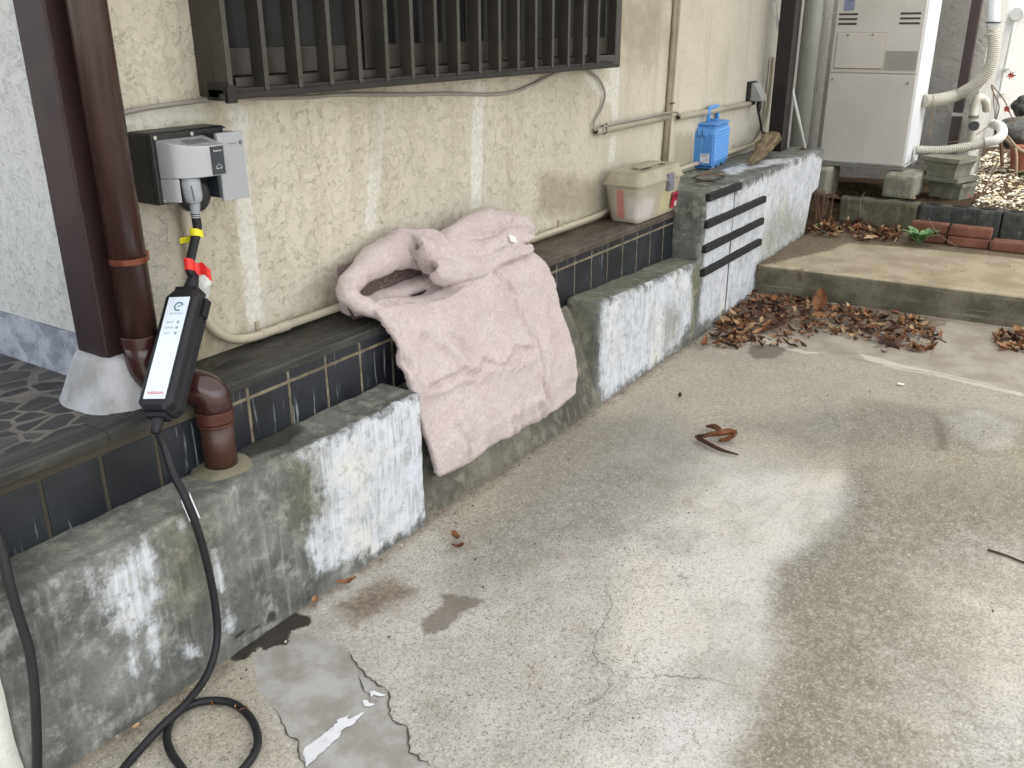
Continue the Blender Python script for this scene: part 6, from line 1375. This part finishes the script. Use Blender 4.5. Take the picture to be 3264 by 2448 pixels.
def build_weeds():
    n = N('weed_leaf'); c = n.mix(n.step(n.noise(30, 3), .35, .65), '47683a', '7c9c68'); MG = n.fin(c, .5, n.bump(n.noise(80, 3), .3, .002), spec=.4); MSt = plain('weed_stem', '6b7a45', .6)
    def weed(p, R_, nl, label, seed, seg=7, name='weed'):
        rnd = random.Random(seed); K = empty(name, tuple(p)); tag(K, label, 'weed', 'green weeds around the step')
        for k in range(nl):
            a = k*2.4+rnd.uniform(-.3, .3); L = R_*rnd.uniform(.6, 1.15); el = rnd.uniform(.7, 1.45); b = MB(); vs = []; wd = L*.42
            for i in range(seg+1):
                t = i/seg; r = L*t*math.cos(el*(1-t*.6)); z = L*math.sin(el)*t*(1.15-.40*t)+.006; w_ = wd*(max(.06, math.sin(math.pi*min(1, .12+t*.86))**1.1))*(.35 if t < .2 else 1)*(1+.15*math.sin(t*25))
                for j in (-1, -.5, 0, .5, 1): vs.append(V(*p)+V(math.cos(a)*r-math.sin(a)*w_*j*.5, math.sin(a)*r+math.cos(a)*w_*j*.5, z+abs(j)*w_*.18))
            b.add(vs, [(i*5+j, (i+1)*5+j, (i+1)*5+j+1, i*5+j+1) for i in range(seg) for j in range(4)]); b.build('leaf', MG, K, smooth=True)
    weed(on(2925, 782, 'z', STEPZ), .125, 16, 'bright green leafy weed growing at the step edge before the bricks', 3)
    weed(on(2712, 712, 'z', STEPZ), .055, 7, 'small green weed by the left end of the olive block', 5); weed(on(2600, 735, 'z', STEPZ), .05, 6, 'pale green weed at the foot of the taller wall end', 6)
    weed(on(3255, 570, 'z', .40), .13, 12, 'pale green plant on the gravel at the right edge', 8)
    # dead vine stems
    MV = plain('dead_vine', '7f6e5c', .8, 0, .2); MVd = plain('dead_vine_dark', '5e4636', .85, 0, .2)
    Qx = lambda x, y, X: V(*on(x, y, 'x', X)); K = empty('dead_vine', tuple(Qx(3180, 480, 7.6))); tag(K, 'tangle of dead brown vine stems over the gravel at the far right', 'vine')
    for pts, X, r, m in (([(3264, 485), (3230, 465), (3205, 440), (3185, 410), (3172, 385)], 7.5, .014, MV), ([(3172, 385), (3176, 420), (3190, 450), (3195, 530)], 7.5, .013, MVd), ([(3172, 385), (3120, 425), (3075, 445), (3020, 455)], 7.3, .003, MV), ([(3172, 385), (3185, 340), (3164, 290), (3160, 270)], 7.6, .004, MVd), ([(3160, 270), (3195, 310), (3215, 350), (3230, 385)], 7.7, .004, MVd),
                         ([(3165, 280), (3168, 330), (3172, 380)], 7.7, .003, MVd), ([(3264, 545), (3210, 560), (3150, 600), (3115, 652)], 7.0, .005, MV), ([(3235, 470), (3240, 500), (3238, 560)], 7.4, .010, MV), ([(3185, 505), (3150, 580), (3120, 630), (3112, 655)], 6.9, .005, MV), ([(3150, 462), (3172, 430), (3200, 425), (3240, 470)], 7.4, .009, MV),
                         ([(3200, 400), (3264, 370)], 7.7, .004, MV), ([(3200, 600), (3195, 620), (3205, 640)], 7.0, .004, MV)):
        b = MB(); b.tube(crv([Qx(x, y, X) for x, y in pts], 5), r, 8); b.build('stem', m, K, smooth=True)
    MRd = plain('red_maple', '8e3a2e', .6)
    for x, y, lab in ((3222, 240, 'tiny red maple leaf hanging against the bright wall, upper'), (3209, 347, 'tiny red maple leaf on the vine stem, lower')):
        p = Qx(x, y, 7.7); b = MB(); vs = [p]; rn = random.Random(x)
        for k in range(14): a = 2*math.pi*k/14; r = (.030 if k % 2 else .017)*rn.uniform(.7, 1.2); vs.append(p+V(.01*math.sin(k), math.cos(a)*r, math.sin(a)*r))
        b.add(vs, [(0, 1+k, 1+(k+1) % 14) for k in range(14)]); o = b.build('maple_leaf', MRd, None, origin=tuple(p)); sm = o.modifiers.new('t', 'SOLIDIFY'); sm.thickness = .0008; tag(o, lab, 'leaf', 'red maple leaves')
    # straw stems by heater and dead stalks in the gap at the end of the taller wall
    K = empty('dry_grass', tuple(on(2900, 520, 'x', 6.7))); tag(K, 'long dry straw stems hanging by the heater corner', 'dry grass')
    for pts, X in (([(2890, 520), (2870, 540), (2855, 565), (2849, 592)], 6.53), ([(2975, 300), (2970, 380), (2950, 450)], 6.75), ([(2745, 632), (2742, 660), (2742, 692)], 6.42), ([(2742, 634), (2752, 620), (2757, 612)], 6.42), ([(2960, 695), (2990, 745), (3050, 785)], 6.1), ([(2968, 320), (2968, 400), (2965, 450)], 6.75), ([(2940, 515), (2905, 510), (2890, 525)], 6.6)):
        b = MB(); b.tube(crv([Qx(x, y, X) for x, y in pts], 5), .0022, 6); b.build('stem', MV, K, smooth=True)
    K = empty('dead_stalks', tuple(on(2610, 730, 'z', STEPZ))); tag(K, 'dark dead stalks in the gap at the end of the taller wall', 'stalks')
    rn = random.Random(4)
    for k in range(9):
        x0 = rn.uniform(2590, 2640); b = MB(); b.tube(crv([Qx(x0, rn.uniform(700, 735), 6.25), Qx(x0+rn.uniform(-15, 20), 670, 6.28), Qx(x0+rn.uniform(-10, 30), rn.uniform(600, 640), 6.3)], 5), .004, 6); b.build('stem', MVd, K, smooth=True)
build_weeds()
